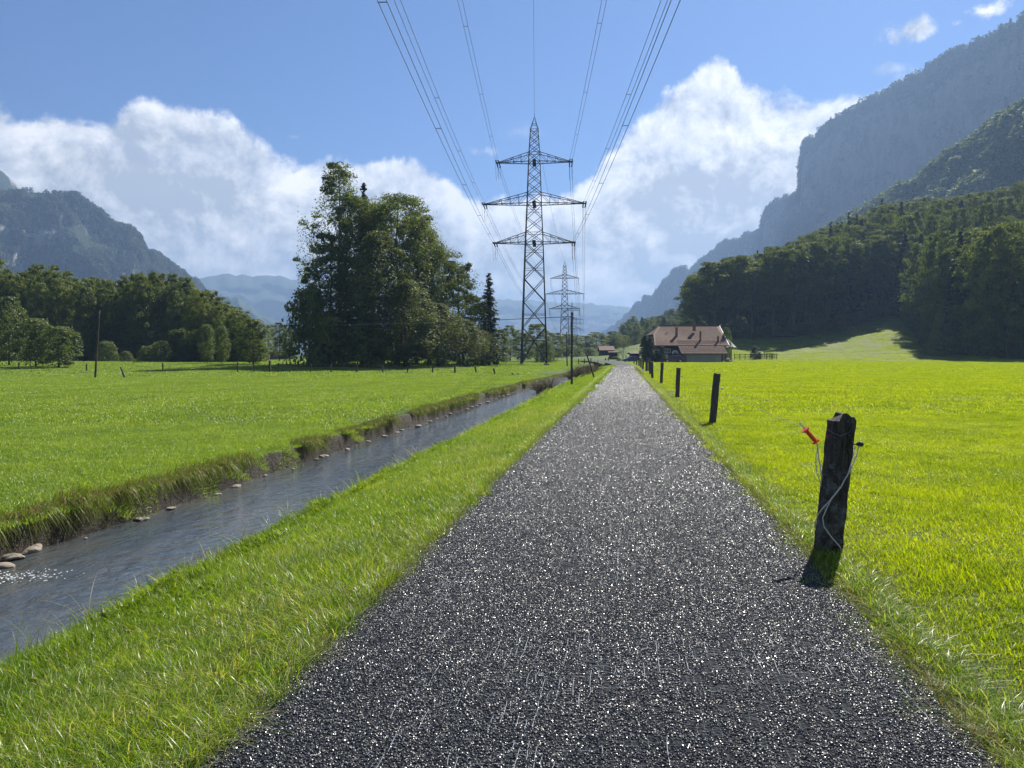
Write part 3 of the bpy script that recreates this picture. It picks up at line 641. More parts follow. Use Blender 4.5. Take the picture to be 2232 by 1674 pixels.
# ------------------------------------------------------------------ trees
def leaf_quads(c, nrm, size, r, name, m, droop=0):
    """c (n,3) centres, nrm (n,3) normals"""
    n = len(c); nrm = nrm/np.linalg.norm(nrm, axis=1, keepdims=True); a = r.normal(size=(n, 3)); t = np.cross(nrm, a); t /= np.linalg.norm(t, axis=1, keepdims=True); b = np.cross(nrm, t)
    L = (size*(.6+.8*r.random(n)))[:, None]; Wd = L*.62
    V = np.stack([c-t*L*.5, c+b*Wd*.5-nrm*L*.08, c+t*L*.5, c-b*Wd*.5-nrm*L*.08], 1).reshape(-1, 3)
    return V, (np.arange(n)*4)[:, None]+np.arange(4)[None]
def crown(seed, H0, H1, Rx, prof, nclump, nleaf, leaf, m, cr=.27, squash=.7, fill=.45, name='crown', low=.0):
    """crown between heights H0 and H1, radius Rx; prof(t) gives the radius factor"""
    r = np.random.default_rng(seed); t = r.random(nclump)**.85; ang = r.random(nclump)*6.283; rad = Rx*prof(t)*(.35+.65*np.sqrt(r.random(nclump)))
    lob = 1+.22*np.sin(ang*3+seed)+.12*np.sin(ang*5+t*7); rad = rad*lob
    cz = H0+(H1-H0)*t; cc = np.stack([rad*np.cos(ang), rad*np.sin(ang), cz], -1); rc = Rx*cr*(.6+.8*r.random(nclump))*(1-.35*t)
    k = r.integers(0, nclump, nleaf); d = r.normal(size=(nleaf, 3)); d /= np.linalg.norm(d, axis=1, keepdims=True); d[:, 2] = np.where(d[:, 2] < 0, d[:, 2]*.55, d[:, 2])
    q = rc[k][:, None]*(.45+.65*r.random((nleaf, 1))**.6); p = cc[k]+d*q*np.array([1, 1, squash]); p[:, 2] = np.minimum(p[:, 2], H1+rc[k]*.3); p[:, 2] = np.maximum(p[:, 2], low)
    nf = int(nleaf*fill)                                     # loose leaves between the clumps, kept away by a noise field so that gaps stay
    if nf:
        t2 = r.random(nf)**.9; a2 = r.random(nf)*6.283; r2 = Rx*prof(t2)*(.25+.8*np.sqrt(r.random(nf)))*(1+.2*np.sin(a2*3+seed)+.14*np.sin(a2*7+t2*9)+.1*np.sin(t2*21+a2*2))
        r2 = np.minimum(r2*(.72+.55*vnoise(a2*2.1+seed*3.3, t2*7.0)), Rx*prof(t2)*1.12)
        f = np.stack([r2*np.cos(a2), r2*np.sin(a2), H0+(H1-H0)*t2+Rx*.14*r.normal(size=nf)], -1); f[:, 2] = np.minimum(f[:, 2], H1+.1*r.random(nf)); p[:nf] = f
        d[:nf] = np.stack([np.cos(a2)*.9, np.sin(a2)*.9, .3+t2*.8], -1)
    p[:, 2] = np.maximum(p[:, 2], low)
    nr = d*1.0+r.normal(size=(nleaf, 3))*.6+np.array([0, 0, .35]); V, Fc = leaf_quads(p, nr, leaf, r, name, m)
    return np_mesh(name, V, Fc, m), cc
def trunk(seed, H, r0, cc, nl=9, fork=.35, lean=.0, name='trunk'):
    r = random.Random(seed); mb = MB(); px, py = r.uniform(-lean, lean), r.uniform(-lean, lean); Pn = []; n = 8
    for i in range(n+1): t = i/n; Pn.append((px*t*H+r.uniform(-1, 1)*.012*H*t, py*t*H+r.uniform(-1, 1)*.012*H*t, H*t-.25))
    mb.path(Pn, [r0*(1-.85*(i/n))*(1.35 if i == 0 else 1) for i in range(n+1)], 7)
    for c in (r.sample([tuple(c) for c in cc], min(nl, len(cc))) if cc is not None else []):
        t = min(.9, max(fork, (c[2]/H)-.22)); i = int(t*n); q = Pn[i]
        if c[2] < q[2]: continue
        mid = ((q[0]+c[0])/2, (q[1]+c[1])/2, (q[2]+c[2])/2-.03*H); rr = r0*(1-.85*t)*.5; mb.path([q, mid, c], [rr, rr*.6, rr*.15], 5)
    return mb.mesh(name, M_bark, True)
dome = lambda t: np.sin(np.pi*np.clip(.12+.83*t, 0, 1))**.55
oval = lambda t: np.sin(np.pi*np.clip(.08+.9*t, 0, 1))**.8
cone = lambda t: (1-t)**.7*.95+.08
bushp = lambda t: np.sqrt(np.clip(1-t**2, 0, 1))*.95+.05
def spruce(seed, Ht, Rx, m, base=.06, leaf=.85, whorls=40):
    r = np.random.default_rng(seed); C_, Nn = [], []
    for k in range(whorls):
        t = base+(1-base)*(k/whorls)**.95; rr = Rx*(1-t)**.68*(.8+.35*r.random()); nb = 7 if t < .8 else 5; a0 = r.random()*6
        for b in range(nb):
            a = a0+6.283*b/nb+r.normal()*.15; L = rr*(.75+.4*r.random()); m_ = max(4, int(L*6.5))
            s = (np.arange(m_)+r.random(m_))/m_; side = (r.random(m_)-.5)*.55*L*(1-s*.6)
            x = np.cos(a)*s*L-np.sin(a)*side; y = np.sin(a)*s*L+np.cos(a)*side; z = t*Ht+r.normal()*Ht*.010-.28*L*s**1.2+.12*L*s**3-abs(side)*.25
            C_.append(np.stack([x, y, z], -1)); Nn.append(np.stack([np.cos(a)*.5+r.normal(size=m_)*.35, np.sin(a)*.5+r.normal(size=m_)*.35, .8+r.normal(size=m_)*.3], -1))
    c = np.concatenate(C_); nn = np.concatenate(Nn); V, Fc = leaf_quads(c, nn, leaf, r, 'c', m); return np_mesh('crown', V, Fc, m), trunk(seed, Ht*.98, Ht*.012, None)
# prototypes are unit-scaled later by the root's scale: (crown mesh, trunk mesh, height, radius)
PR = {}
def dec(key, seed, Ht, Rx, h0, prof, ncl, nl, leaf, m, r0, cr=.27, fork=.35, limbs=9, squash=.7, fill=.45):
    cm, cc = crown(seed, Ht*h0, Ht*.97, Rx, prof, ncl, nl, leaf, m, cr, squash, fill); PR.setdefault(key, []).append((cm, trunk(seed, Ht*.93, r0, cc, limbs, fork), Ht, Rx))
for i in range(3): dec('beech', 400+i, 26, 5.2, .38, dome, 60, 9000, .5, M_leaf_green, .34, fork=.45, cr=.3, fill=.2)
for i in range(3): dec('full', 410+i, 24, 6.2, .10, dome, 90, 12500, .48, M_leaf_green, .38, .27, fill=.2)
for i in range(2): dec('olive', 420+i, 20, 5.0, .04, oval, 110, 19000, .31, M_leaf_olive, .3, .22)
for i in range(2): dec('light', 430+i, 12, 3.6, .08, dome, 50, 7000, .36, M_leaf_light, .18, .26)
for i in range(3): dec('bush', 440+i, 5, 3.2, .0, bushp, 40, 5200, .30, M_leaf_light, .1, .30, .1, 5)
for i in range(2): dec('darkbush', 450+i, 6, 4.0, .0, bushp, 44, 5200, .40, M_leaf_green, .1, .30, .1, 5)
for i in range(3): PR.setdefault('spruce', []).append((*spruce(460+i, 26, 4.2, M_needle), 26, 4.2))
def tree(kind, u, D, vtop=None, hw=None, h=None, label='', group=None, name='deciduous_tree', cat='tree', base_v=None, i=None, pos=None):
    p = PR[kind][random.randrange(len(PR[kind])) if i is None else i]; g = G(u, D) if pos is None else Vector((pos[0], pos[1], Hs(*pos)))
    if vtop is not None: h = P(u, vtop, D).z-g.z
    sxy = (hw*D/F)/p[3]/1.1 if hw else h/p[2]
    rt = thing(name, label, cat, g-Vector((0, 0, .1)), random.uniform(0, 6.28), group, (sxy*random.uniform(.93, 1.07), sxy*random.uniform(.93, 1.07), h/p[2]/1.02))
    link('trunk', p[1], rt); link('crown', p[0], rt); return rt
# hero clump in the middle of the picture
ncl = 60
cm, cc = crown(501, 9, 33, 6.8, lambda t: np.where(t < .62, .95, .62)*np.sin(np.pi*np.clip(.2+.75*t, 0, 1))**.5, 90, 15000, .34, M_leaf_green, .17, .8, .5)
PR['ash'] = [(cm, trunk(501, 32, .34, cc, 34, .2), 33, 7.2)]
cm, cc = crown(502, 1.5, 27, 7.6, lambda t: np.clip(1.18-.25*t, 0, 1)*np.where(t > .72, np.sqrt(np.clip(1-((t-.72)/.29)**2, 0, 1)), 1), 190, 46000, .30, M_leaf_green, .22, .8, .3)
PR['lime'] = [(cm, trunk(502, 26, .4, cc, 14, .2), 28, 7.8)]
GC = 'trees of the big clump in the pasture'
tree('ash', 742, 128, 350, 104, label='tallest tree of the middle clump, airy open crown reaching out to the left', group=GC)
tree('spruce', 796, 130, 383, 50, label='spruce whose dark tip shows beside the tallest tree of the clump', group=GC, name='spruce_tree')
tree('lime', 866, 127, 408, 116, label='broad round-topped tree forming the right shoulder of the middle clump', group=GC)
tree('lime', 790, 128, 415, 80, label='dense dark tree in the heart of the middle clump, under the tallest one', group=GC)
tree('olive', 826, 116, 490, 84, label='olive brown pointed tree standing forward in the middle clump', group=GC, i=0)
tree('full', 722, 122, 500, 66, label='dark tree under the reaching left branches of the clump', group=GC, i=1)
tree('darkbush', 676, 117, 628, 62, label='low dark round tree at the left end of the middle clump', group=GC)
tree('darkbush', 724, 113, 690, 62, label='blackish bush mass at the left foot of the middle clump', group=GC, name='large_bush', cat='bush')
tree('darkbush', 800, 111, 700, 66, label='blackish bush mass at the foot of the olive pointed tree', group=GC, name='large_bush', cat='bush')
tree('olive', 885, 113, 600, 88, label='olive willow leaning out of the right front of the clump', group=GC, i=1)
tree('lime', 935, 134, 510, 80, label='grey green tree on the right slope of the clump behind the willow', group=GC)
tree('full', 1000, 136, 562, 60, label='dark tree left of the spruce at the right end of the clump', group=GC, i=2)
tree('spruce', 1066, 138, 588, 44, label='slim spruce at the right end of the middle clump', group=GC, name='spruce_tree')
tree('olive', 955, 118, 655, 66, label='pale olive willow bush right of the leaning willow', group=GC, i=0, name='large_bush', cat='bush')
tree('olive', 1010, 124, 690, 58, label='grey olive willow bush rightmost in the clump front', group=GC, i=1, name='large_bush', cat='bush')
tree('light', 1084, 150, 714, 40, label='pale green bush at the foot of the slim spruce', group=GC, name='large_bush', cat='bush')
tree('lime', 908, 131, 462, 66, label='leafy tree between the round-topped one and the right slope of the clump', group=GC)
# row behind the near tower
GT = 'trees behind the near lattice tower'
tree('full', 1036, 142, 640, 40, label='tree just left of the slim spruce', group=GC)
tree('olive', 1050, 132, 716, 44, label='olive bush before the slim spruce', group=GC, name='large_bush', cat='bush')
for k, (u, D, vt, hw, kd) in enumerate([(1112, 205, 706, 26, 'full'), (1140, 190, 722, 26, 'light'), (1170, 200, 702, 34, 'full'), (1206, 215, 722, 30, 'full'), (1190, 188, 742, 26, 'bush'), (1240, 300, 726, 34, 'full'), (1275, 310, 730, 34, 'full'), (1300, 330, 722, 30, 'full'), (1245, 260, 752, 30, 'bush'), (1282, 270, 757, 26, 'bush'), (1318, 290, 757, 26, 'bush')]):
    tree(kd, u, D, vt, hw, label=['green tree behind the left leg of the near tower', 'pale tree seen between the legs of the near tower', 'tall tree seen behind the right leg of the near tower', 'tree between the near tower and the second tower', 'bush behind the dark car', 'hazy tree in front of the second tower', 'hazy tree right of the second tower', 'hazy tree above the leaning post', 'grey willow bush at the foot of the second tower', 'grey willow bush left of the sheds', 'grey willow bush beside the far shed'][k], group=GT, name='bush' if kd == 'bush' else 'deciduous_tree', cat='bush' if kd == 'bush' else 'tree')
# middle wood behind the farm, left of the big forest
rr = random.Random(5)
for k in range(46):
    u = 1322+k*4.6+rr.uniform(-5, 5); D = rr.uniform(380, 520); vt = np.interp(u, [1310, 1345, 1375, 1400, 1440, 1470, 1500, 1530], [728, 712, 690, 692, 684, 668, 652, 640])+rr.uniform(-4, 12)+ (14 if k % 2 else 0)
    tree('full' if rr.random() < .8 else 'spruce', u, D, vt, rr.uniform(15, 22), label='hazy tree of the far wood '+['above the sheds', 'above the carport', 'over the left end of the farmhouse roof', 'over the middle of the farmhouse roof'][int(np.searchsorted([1360, 1415, 1480], u))], group='wood behind the farm')
# left wood belt
GL = 'trees of the left wood'
xs_ = np.arange(-60, 545, 15)
for k, u in enumerate(xs_):
    vt = np.interp(u, [-60, 0, 40, 100, 150, 200, 260, 300, 345, 420, 450, 500, 545], [555, 566, 582, 568, 584, 600, 612, 592, 588, 606, 622, 650, 700])
    for row in range(2):
        D = 172+row*14+rr.uniform(-5, 5)-(20 if u > 420 else 0)
        lw_ = ['at the left edge of the photo', 'behind the rounded light tree', 'left of the tall thin pole', 'right of the tall thin pole', 'above the leaning post', 'left of the slender pair', 'behind the slender pair', 'behind the free-standing tree'][int(np.searchsorted([30, 130, 205, 260, 330, 430, 500], u))]
        tree('full' if row == 0 else rr.choice(['full', 'beech']), u+rr.uniform(-6, 6), D, vt+rr.uniform(-8, 16)+(26*rr.random() if row == 0 else 0), rr.uniform(24, 34), label=('front tree of the left wood ' if row == 0 else 'back tree of the left wood ')+lw_, group=GL)
for k, (u, D, vt, hw, kd, lb) in enumerate([(78, 112, 688, 44, 'light', 'rounded light green tree with a bushy foot at the left edge of the pasture'), (128, 110, 706, 46, 'light', 'light green bushy tree right beside the rounded one at the left edge'), (20, 118, 640, 40, 'light', 'pale tree cut by the left edge of the photo'),
        (452, 128, 702, 20, 'light', 'slender tree with fine foliage, left one of the pair in the pasture'), (484, 127, 706, 18, 'light', 'slender tree with fine foliage, right one of the pair in the pasture'), (552, 124, 690, 44, 'light', 'free-standing broad tree at the right end of the left wood'),
        (275, 150, 764, 15, 'bush', 'small round bush before the left wood'), (350, 148, 742, 30, 'bush', 'wider bush before the left wood, right of the small round one'), (325, 150, 752, 28, 'bush', 'low bush between the small round bush and the wider one'), (232, 152, 742, 26, 'bush', 'bush just right of the tall thin pole'), (400, 150, 748, 24, 'bush', 'low bush left of the slender pair of trees'), (610, 240, 700, 22, 'full', 'dark distant tree left of the middle clump'), (632, 250, 712, 22, 'full', 'dark distant tree just at the left foot of the middle clump'), (585, 260, 712, 22, 'full', 'distant tree behind the free-standing broad tree')]):
    tree(kd, u, D, vt, hw, label=lb, group='free trees and bushes before the left wood', name='bush' if kd == 'bush' else 'deciduous_tree', cat='bush' if kd == 'bush' else 'tree')
for k in range(34):
    u = -60+k*18.5+rr.uniform(-6, 6); tree('darkbush', u, 166+rr.uniform(-4, 4)-(14 if u > 420 else 0), None, rr.uniform(26, 36), h=rr.uniform(4.5, 7.5), label='low dark undergrowth bush of the left wood '+['at the left edge', 'behind the rounded light tree', 'by the tall thin pole', 'above the leaning post', 'left of the slender pair', 'behind the free-standing tree'][int(np.searchsorted([30, 170, 245, 330, 440], u))], group='undergrowth of the left wood', name='undergrowth_bush', cat='bush')
# right forest
EU = [1505, 1520, 1606, 1718, 1820, 1888, 1956, 1990, 2024, 2075, 2150, 2232, 2420]; ED = [300, 285, 275, 272, 284, 296, 298, 278, 240, 210, 198, 190, 178]
CT = ([1505, 1545, 1610, 1700, 1760, 1850, 1920, 1990, 2060, 2100, 2160, 2240, 2420], [600, 548, 548, 528, 506, 470, 440, 430, 430, 420, 410, 385, 340])
cnt = 0
for row in range(11):
    dD = [1, 9, 17, 26, 40, 60, 84, 112, 145, 180, 212][row]; u = 1512+rr.uniform(0, 8)
    if row > 3: u = 1640+row*10
    if row > 8: u = 2010
    while u < 2330:
        D = np.interp(u, EU, ED)+dD+rr.uniform(-2.5, 2.5); g = G(u, D); vlim = np.interp(u, *CT)
        hh = rr.uniform(29, 36) if u > 1640 else rr.uniform(25, 31)
        hmax = P(u, vlim, D).z-g.z
        hh = min(hh, hmax*rr.uniform(.93, 1.02))
        if hh > 9:
            kd = 'beech' if (u < 1985 and row < 2) else 'full'; nm = 'beech_tree'; lb = 'tall beech with bare trunk at the dark forest edge' if kd == 'beech' else ('leafy tree on the upper slope of the right forest' if row > 3 else 'leafy tree low in the right forest')
            if rr.random() < (.08 if row < 4 else .14): kd = 'spruce'; nm = 'spruce_tree'; hh *= .97; lb = 'dark spruce among leafy trees of the forest'; hh *= 1.04
            lm_ = ['by the farmhouse', 'above the rail fence', 'above the left shaded slope', 'above the middle shaded slope', 'above the sunlit hump', 'at the meadow corner', 'in its nearest part', 'at the right edge'][int(np.searchsorted([1600, 1700, 1800, 1890, 1985, 2060, 2160], u))]
            tree(kd, u, D, h=hh, hw=rr.uniform(5.6, 8.4)*F/D*(.9 if kd == 'spruce' else 1), label=lb+' '+lm_, group='trees of the right forest', name=nm); cnt += 1
        u += rr.uniform(5.4, 8.4)*F/D*(1.0 if row < 4 else 1.3)
for k, (u, D, vt) in enumerate([(1958-0, 330, 470-36), (1648, 300, 540), (1806, 330, 478), (1845, 345, 458), (1862, 345, 462), (1916, 350, 428)]):
    tree('spruce', u, D, vt, 20, label=['dark spruce tip standing out of the canopy near the right mountain slope', 'lone spruce tip above the left end of the right forest', 'leftmost of the spruces above the forest canopy before the cliff', 'middle spruce of the group above the forest canopy', 'spruce right beside the middle one above the forest canopy', 'tallest lone spruce above the forest canopy'][k], group='spruces standing above the canopy', name='spruce_tree')
for k in range(44):
    u = 1515+k*17.5+rr.uniform(-5, 5); D = np.interp(u, EU, ED)+rr.uniform(-1, 6)
    tree('darkbush', u, D, None, hw=rr.uniform(4, 5.5)*F/D, h=rr.uniform(3.0, 6.5) if u < 1985 else rr.uniform(9, 15), label='dark undergrowth bush at the forest foot '+['by the farmhouse', 'above the rail fence', 'on the left shaded slope', 'on the middle shaded slope', 'above the sunlit hump', 'at the meadow corner', 'in the nearest part', 'at the right edge'][int(np.searchsorted([1600, 1700, 1800, 1890, 1985, 2060, 2160], u))], group='undergrowth of the right forest', name='undergrowth_bush', cat='bush')


# hedges and single trees about the farm
dec('thuja', 470, 8, 1.25, 0, oval, 40, 5200, .22, M_needle, .12, .5, .05, 2)
dec('sparse', 471, 9, 4.2, .22, dome, 40, 1500, .26, M_leaf_silver, .12, .3, .15, 24)
# ------------------------------------------------------------------ lattice towers
def ground_hit(u, v, lo=4.0, hi=600.0):
    d = lo
    while d < hi:
        p = P(u, v, d)
        if p.z <= Hs(p.x, p.y): break
        d *= 1.01
    return d
LV = [0, 8.0, 13.3, 18.0, 22.0, 25.4, 28.0, 30.6, 33.4, 35.5, 37.6, 39.7, 41.9, 43.8, 45.4, 47.0, 48.5]
def TW(z): return float(np.interp(z, [0, 25.4, 33.4, 41.9, 48.5, 51], [5.3, 3.66, 2.97, 2.4, 1.65, .12]))
ARMS = [(25.4, 8.1, 2.0), (33.4, 10.3, 2.15), (41.9, 7.5, 1.9)]
def tower(x, y, z, rz, label, k=1.0, strain=False, detail=1):
    t = thing('lattice_tower', label, 'power pylon', (x, y, z), rz, 'lattice towers of the power line'); f = 1 if detail else 1.25
    def cr(zz, sx, sy): q = TW(zz)/2; return Vector((sx*q, sy*q, zz))
    for sx in (-1, 1):
        for sy in (-1, 1):
            mb = MB()
            for a, b in zip(LV[:-1], LV[1:]):
                r_ = (.17-.0022*a)*f; mb.tube(cr(a, sx, sy), cr(b+.1, sx, sy), r_, r_, 4)
            mb.obj('leg', M_steel, t)
            if detail: mb2 = MB(); mb2.box(cr(0, sx, sy)+Vector((0, 0, .1)), (1.1, 1.1, .9)); mb2.obj('foot_block', M_concrete, t, bevel=.05)
    for i, (a, b) in enumerate(zip(LV[:-1], LV[1:])):
        mb = MB(); r_ = (.075 if a < 24 else .06)*f
        for (ax, ay), (bx, by) in (((-1, -1), (1, -1)), ((-1, 1), (1, 1)), ((-1, -1), (-1, 1)), ((1, -1), (1, 1))):
            if i == 0:                                        # open bottom panel: K bracing
                m_ = (cr(5.2, ax, ay)+cr(5.2, bx, by))/2; mb.tube(cr(0.4, ax, ay), m_, r_, n=4, cap=False); mb.tube(cr(.4, bx, by), m_, r_, n=4, cap=False); mb.tube(m_, cr(b, ax, ay), r_, n=4, cap=False); mb.tube(m_, cr(b, bx, by), r_, n=4, cap=False); mb.tube(cr(5.2, ax, ay), cr(5.2, bx, by), r_, n=4, cap=False)
            else:
                mb.tube(cr(a, ax, ay), cr(b, bx, by), r_, n=4, cap=False); mb.tube(cr(b, ax, ay), cr(a, bx, by), r_, n=4, cap=False)
                if i in (1, 3, 4, 7): c_ = (a+b)/2; mb.tube(cr(c_, ax, ay), cr(c_, bx, by), r_*.6, n=4, cap=False)
        mb.obj('cross_bracing', M_steel, t)
    mb = MB()
    for sx in (-1, 1):
        for sy in (-1, 1): mb.tube(cr(48.5, sx, sy), (0, 0, 51.2), .07*f, .05, 4)
    for zz in (48.5, 49.6):
        q = TW(zz)/2
        for p, r2 in (((-1, -1), (1, -1)), ((1, -1), (1, 1)), ((1, 1), (-1, 1)), ((-1, 1), (-1, -1))): mb.tube((p[0]*q, p[1]*q, zz), (r2[0]*q, r2[1]*q, zz), .05*f, n=4)
    mb.tube((0, 0, 51), (0, 0, 51.9), .04*f, n=4); mb.obj('peak', M_steel, t)
    for z0, hw, dz in ARMS:
        for s_ in (-1, 1):
            mb = MB(); tip = Vector((s_*hw, 0, z0)); q0 = TW(z0)/2; q1 = TW(z0+dz)/2; nb = 5 if hw > 9 else 4; Lw = {}; Up = {}
            for sy in (-1, 1):
                a = Vector((s_*q0, sy*q0, z0)); b = Vector((s_*q1, sy*q1, z0+dz)); mb.tube(a, tip+Vector((0, sy*.25, 0)), .085*f, n=4); mb.tube(b, tip+Vector((0, sy*.25, .05)), .07*f, n=4)
                for i in range(nb):
                    g = i/nb; Lw[sy, i] = a.lerp(tip, g); Up[sy, i] = b.lerp(tip, g)
                    if i: mb.tube(Lw[sy, i], Up[sy, i], .045*f, n=4, cap=False); mb.tube(Lw[sy, i], Up[sy, i-1], .04*f, n=4, cap=False)
            for i in range(nb):
                mb.tube(Lw[-1, i], Lw[1, i], .045*f, n=4, cap=False)
                if i: mb.tube(Lw[-1, i], Lw[1, i-1], .035*f, n=4, cap=False); mb.tube(Up[-1, i], Up[1, i], .035*f, n=4, cap=False)
            mb.box(tip, (.9, .5, .22)); mb.obj('cross_arm', M_steel, t)
        for sy in (-1, 1):
            mb = MB(); q = TW(z0)/2; mb.tube((-q, sy*q, z0), (q, sy*q, z0), .07*f, n=4); q = TW(z0+dz)/2; mb.tube((-q, sy*q, z0+dz), (q, sy*q, z0+dz), .05*f, n=4)
            if detail: mb.box((0, sy*(TW(z0)/2+.02), z0-.1), (.7, .12, .9))
            mb.obj('arm_girder', M_steel, t)
    return t
def ins_string(p0, p1, parent, n=14, r_=.13):
    mb = MB(); p0 = Vector(p0); p1 = Vector(p1); mb.tube(p0, p1, .035, n=5)
    for i in range(n): a = p0.lerp(p1, .1+.8*i/n); b = p0.lerp(p1, .1+.8*(i+.55)/n); mb.tube(a, b, r_, r_*.55, 7)
    return mb.obj('insulator', M_glassins, parent)
TP = [(-3.15, -90.0), (4.6, 160.0), (28.6, 419.0), (56.0, 720.0), (84.0, 1010.0), (112.0, 1300.0)]
TBZ = [-.2, -.55, 1.6, 1.6, 1.6, 1.6]
def tdir(i):
    a = Vector(TP[i]); d = Vector((0, 0))
    if i > 0: d += (a-Vector(TP[i-1])).normalized()
    if i < len(TP)-1: d += (Vector(TP[i+1])-a).normalized()
    return d.normalized()
towers = []
TL = {1: 'large dark lattice tower standing on the pasture by the stream, nearest of the line', 2: 'second lattice tower, small and bluish above the trees right of the large one', 3: 'third lattice tower, its peak just behind the upright wooden pole', 4: 'faint farthest lattice tower low above the wood'}
for i in (1, 2, 3, 4):
    d = tdir(i); towers.append(tower(TP[i][0], TP[i][1], TBZ[i], -math.atan2(d.x, d.y), TL[i], detail=1 if i == 1 else 0))
def tipw(i, s_, hw, z0, dy=0.0, dz=0.0, dx=0.0):
    d = tdir(i); n_ = Vector((d.y, -d.x)); p = Vector(TP[i])+n_*(s_*hw+dx)+d*dy; return Vector((p.x, p.y, TBZ[i]+z0+dz))
def catenary(a, b, sag, n=40): return [a.lerp(b, t)-Vector((0, 0, 4*sag*t*(1-t))) for t in [i/n for i in range(n+1)]]
AN = ['lower', 'middle', 'upper']; SN = {-1: 'left', 1: 'right'}
for ai, (z0, hw, dz) in enumerate(ARMS):
    for s_ in (-1, 1):
        T1 = towers[0]
        # strain strings and hanging jumper of the near tower (local coordinates)
        for e in (-.25, .25):
            for dirn, in ((-1,), (1,)):
                ins_string((s_*hw+e, dirn*.25, z0), (s_*hw+e, dirn*3.2, z0-.25), T1)
            J = [(s_*hw+e, -3.2, z0-.25)]+[(s_*hw+e, -3.2+6.4*t, z0-.25-3.3*(1-(2*t-1)**4)) for t in [i/12 for i in range(1, 12)]]+[(s_*hw+e, 3.2, z0-.25)]
            MB().path(J, .022, 4).obj('jumper_loop', M_wire, T1)
        MB().tube((s_*hw-.3, -3.2, z0-.25), (s_*hw+.3, -3.2, z0-.25), .05, n=4).tube((s_*hw-.3, 3.2, z0-.25), (s_*hw+.3, 3.2, z0-.25), .05, n=4).obj('yoke', M_steel, T1)
        w_ = thing('power_cable', f'twin conductor running overhead from the {SN[s_]} end of the {AN[ai]} arm of the near tower', 'power cable', tipw(1, s_, hw, z0, -3.2), 0, 'conductors overhead')
        o_ = w_.location.copy(); sg = [3.6, 3.9, 3.1][ai]; WP = []
        for e in (-.25, .25):
            c_ = catenary(tipw(1, s_, hw, z0, -3.2, -.25, e), tipw(0, s_, hw, z0, 3, -.25, e), sg, 60); WP.append(c_); MB().path([q-o_ for q in c_], .024, 5).obj('wire', M_wire, w_)
        for k_ in (4, 10, 16, 22, 28, 34): MB().tube(WP[0][k_+(ai*2) % 3]-o_, WP[1][k_+(ai*2) % 3]-o_, .03, n=4).obj('spacer', M_wire, w_)
        for i in (1, 2, 3, 4):
            a0 = (3.2, -.25) if i == 1 else (0, -3.6); r_ = {1: .03, 2: .045, 3: .06, 4: .07}[i]
            w_ = thing('power_cable', f'twin conductor from the {SN[s_]} end of the {AN[ai]} arm of the {["near", "second", "third", "farthest"][i-1]} tower leading away', 'power cable', tipw(i, s_, hw, z0, a0[0], a0[1]), 0, 'conductors leading away')
            o_ = w_.location.copy()
            for e in (-.25, .25):
                c_ = catenary(tipw(i, s_, hw, z0, a0[0], a0[1], e), tipw(i+1, s_, hw, z0, 0, -3.6, e), 5.5, 24); MB().path([q-o_ for q in c_], r_, 4).obj('wire', M_wire, w_)
            if i > 1: MB().tube((s_*hw, 0, z0), (s_*hw, 0, z0-3.6), .11 if i < 4 else .15, .09, 5).obj('insulator', M_glassins, towers[i-1])
e_ = MB().path(catenary(Vector((*TP[1], TBZ[1]+51.2)), Vector((*TP[0], 51)), 3.0, 60), .022, 5).obj('earth_wire', M_wire); tag(e_, 'single thin wire rising from the peak of the near tower overhead', 'earth wire')
e_ = MB().path(catenary(Vector((*TP[1], TBZ[1]+51.2)), Vector((*TP[2], TBZ[2]+51.2)), 4.5, 40)+catenary(Vector((*TP[2], TBZ[2]+51.2)), Vector((*TP[3], TBZ[3]+51.2)), 4.5, 30)[1:], .03, 4).obj('earth_wire', M_wire); tag(e_, 'single thin wire from peak to peak of the towers leading away', 'earth wire')

# ------------------------------------------------------------------ posts, poles and fences
def rough_post(u, vb, vt, ut, wpx, label, group=None, D=None, mat_=M_wood, name='fence_post', seed=0, square=True, top='flat', cat='fence post', sink=.15, lv=9):
    D = D or ground_hit(u, vb); g = P(u, vb, D); g.z = Hs(g.x, g.y); tp = P(ut, vt, D); w_ = wpx*D/F; v = tp-g; r = random.Random(seed); mb = MB(); n = 10 if lv == 9 else 22
    for j in range(lv+1):
        t = j/lv; c = v*t-Vector((0, 0, sink*(1-t)))
        for i in range(n):
            a = 2*math.pi*(i+.5)/n; rad = w_/2*(1/max(abs(math.cos(a)), abs(math.sin(a)))**.75 if square else 1); rad *= 1.0+.07*math.sin(i*2.7+seed)*(1 if lv == 9 else .35)+(.05 if lv == 9 else .02)*math.sin(j*1.3+i*1.9+seed)+r.uniform(-.025, .025)-(0 if lv == 9 else (.30 if i == 17 else .12 if i in (16, 18) else 0))
            if t == 0: rad *= 1.06
            zz = 0
            if j == lv and top == 'chip': zz = -.07 if math.cos(a) < -.3 else (.02 if math.cos(a) < .5 else -.03); rad *= .86
            elif j == lv: zz = .02*math.sin(i*1.7+seed)*min(1, w_*8)
            mb.v.append(c+Vector((rad*math.cos(a), rad*math.sin(a)*.9, zz*.6)))
    for j in range(lv):
        for i in range(n): k = (i+1) % n; mb.f.append([j*n+i, j*n+k, (j+1)*n+k, (j+1)*n+i])
    mb.v.append(v+Vector((0, 0, 0))); c_ = len(mb.v)-1
    for i in range(n): mb.f.append([lv*n+i, lv*n+(i+1) % n, c_])
    t = thing(name, label, cat, g, 0, group); b = mb.obj('post_body' if 'pole' not in name else 'shaft', mat_, t); return t, g, v, w_, D
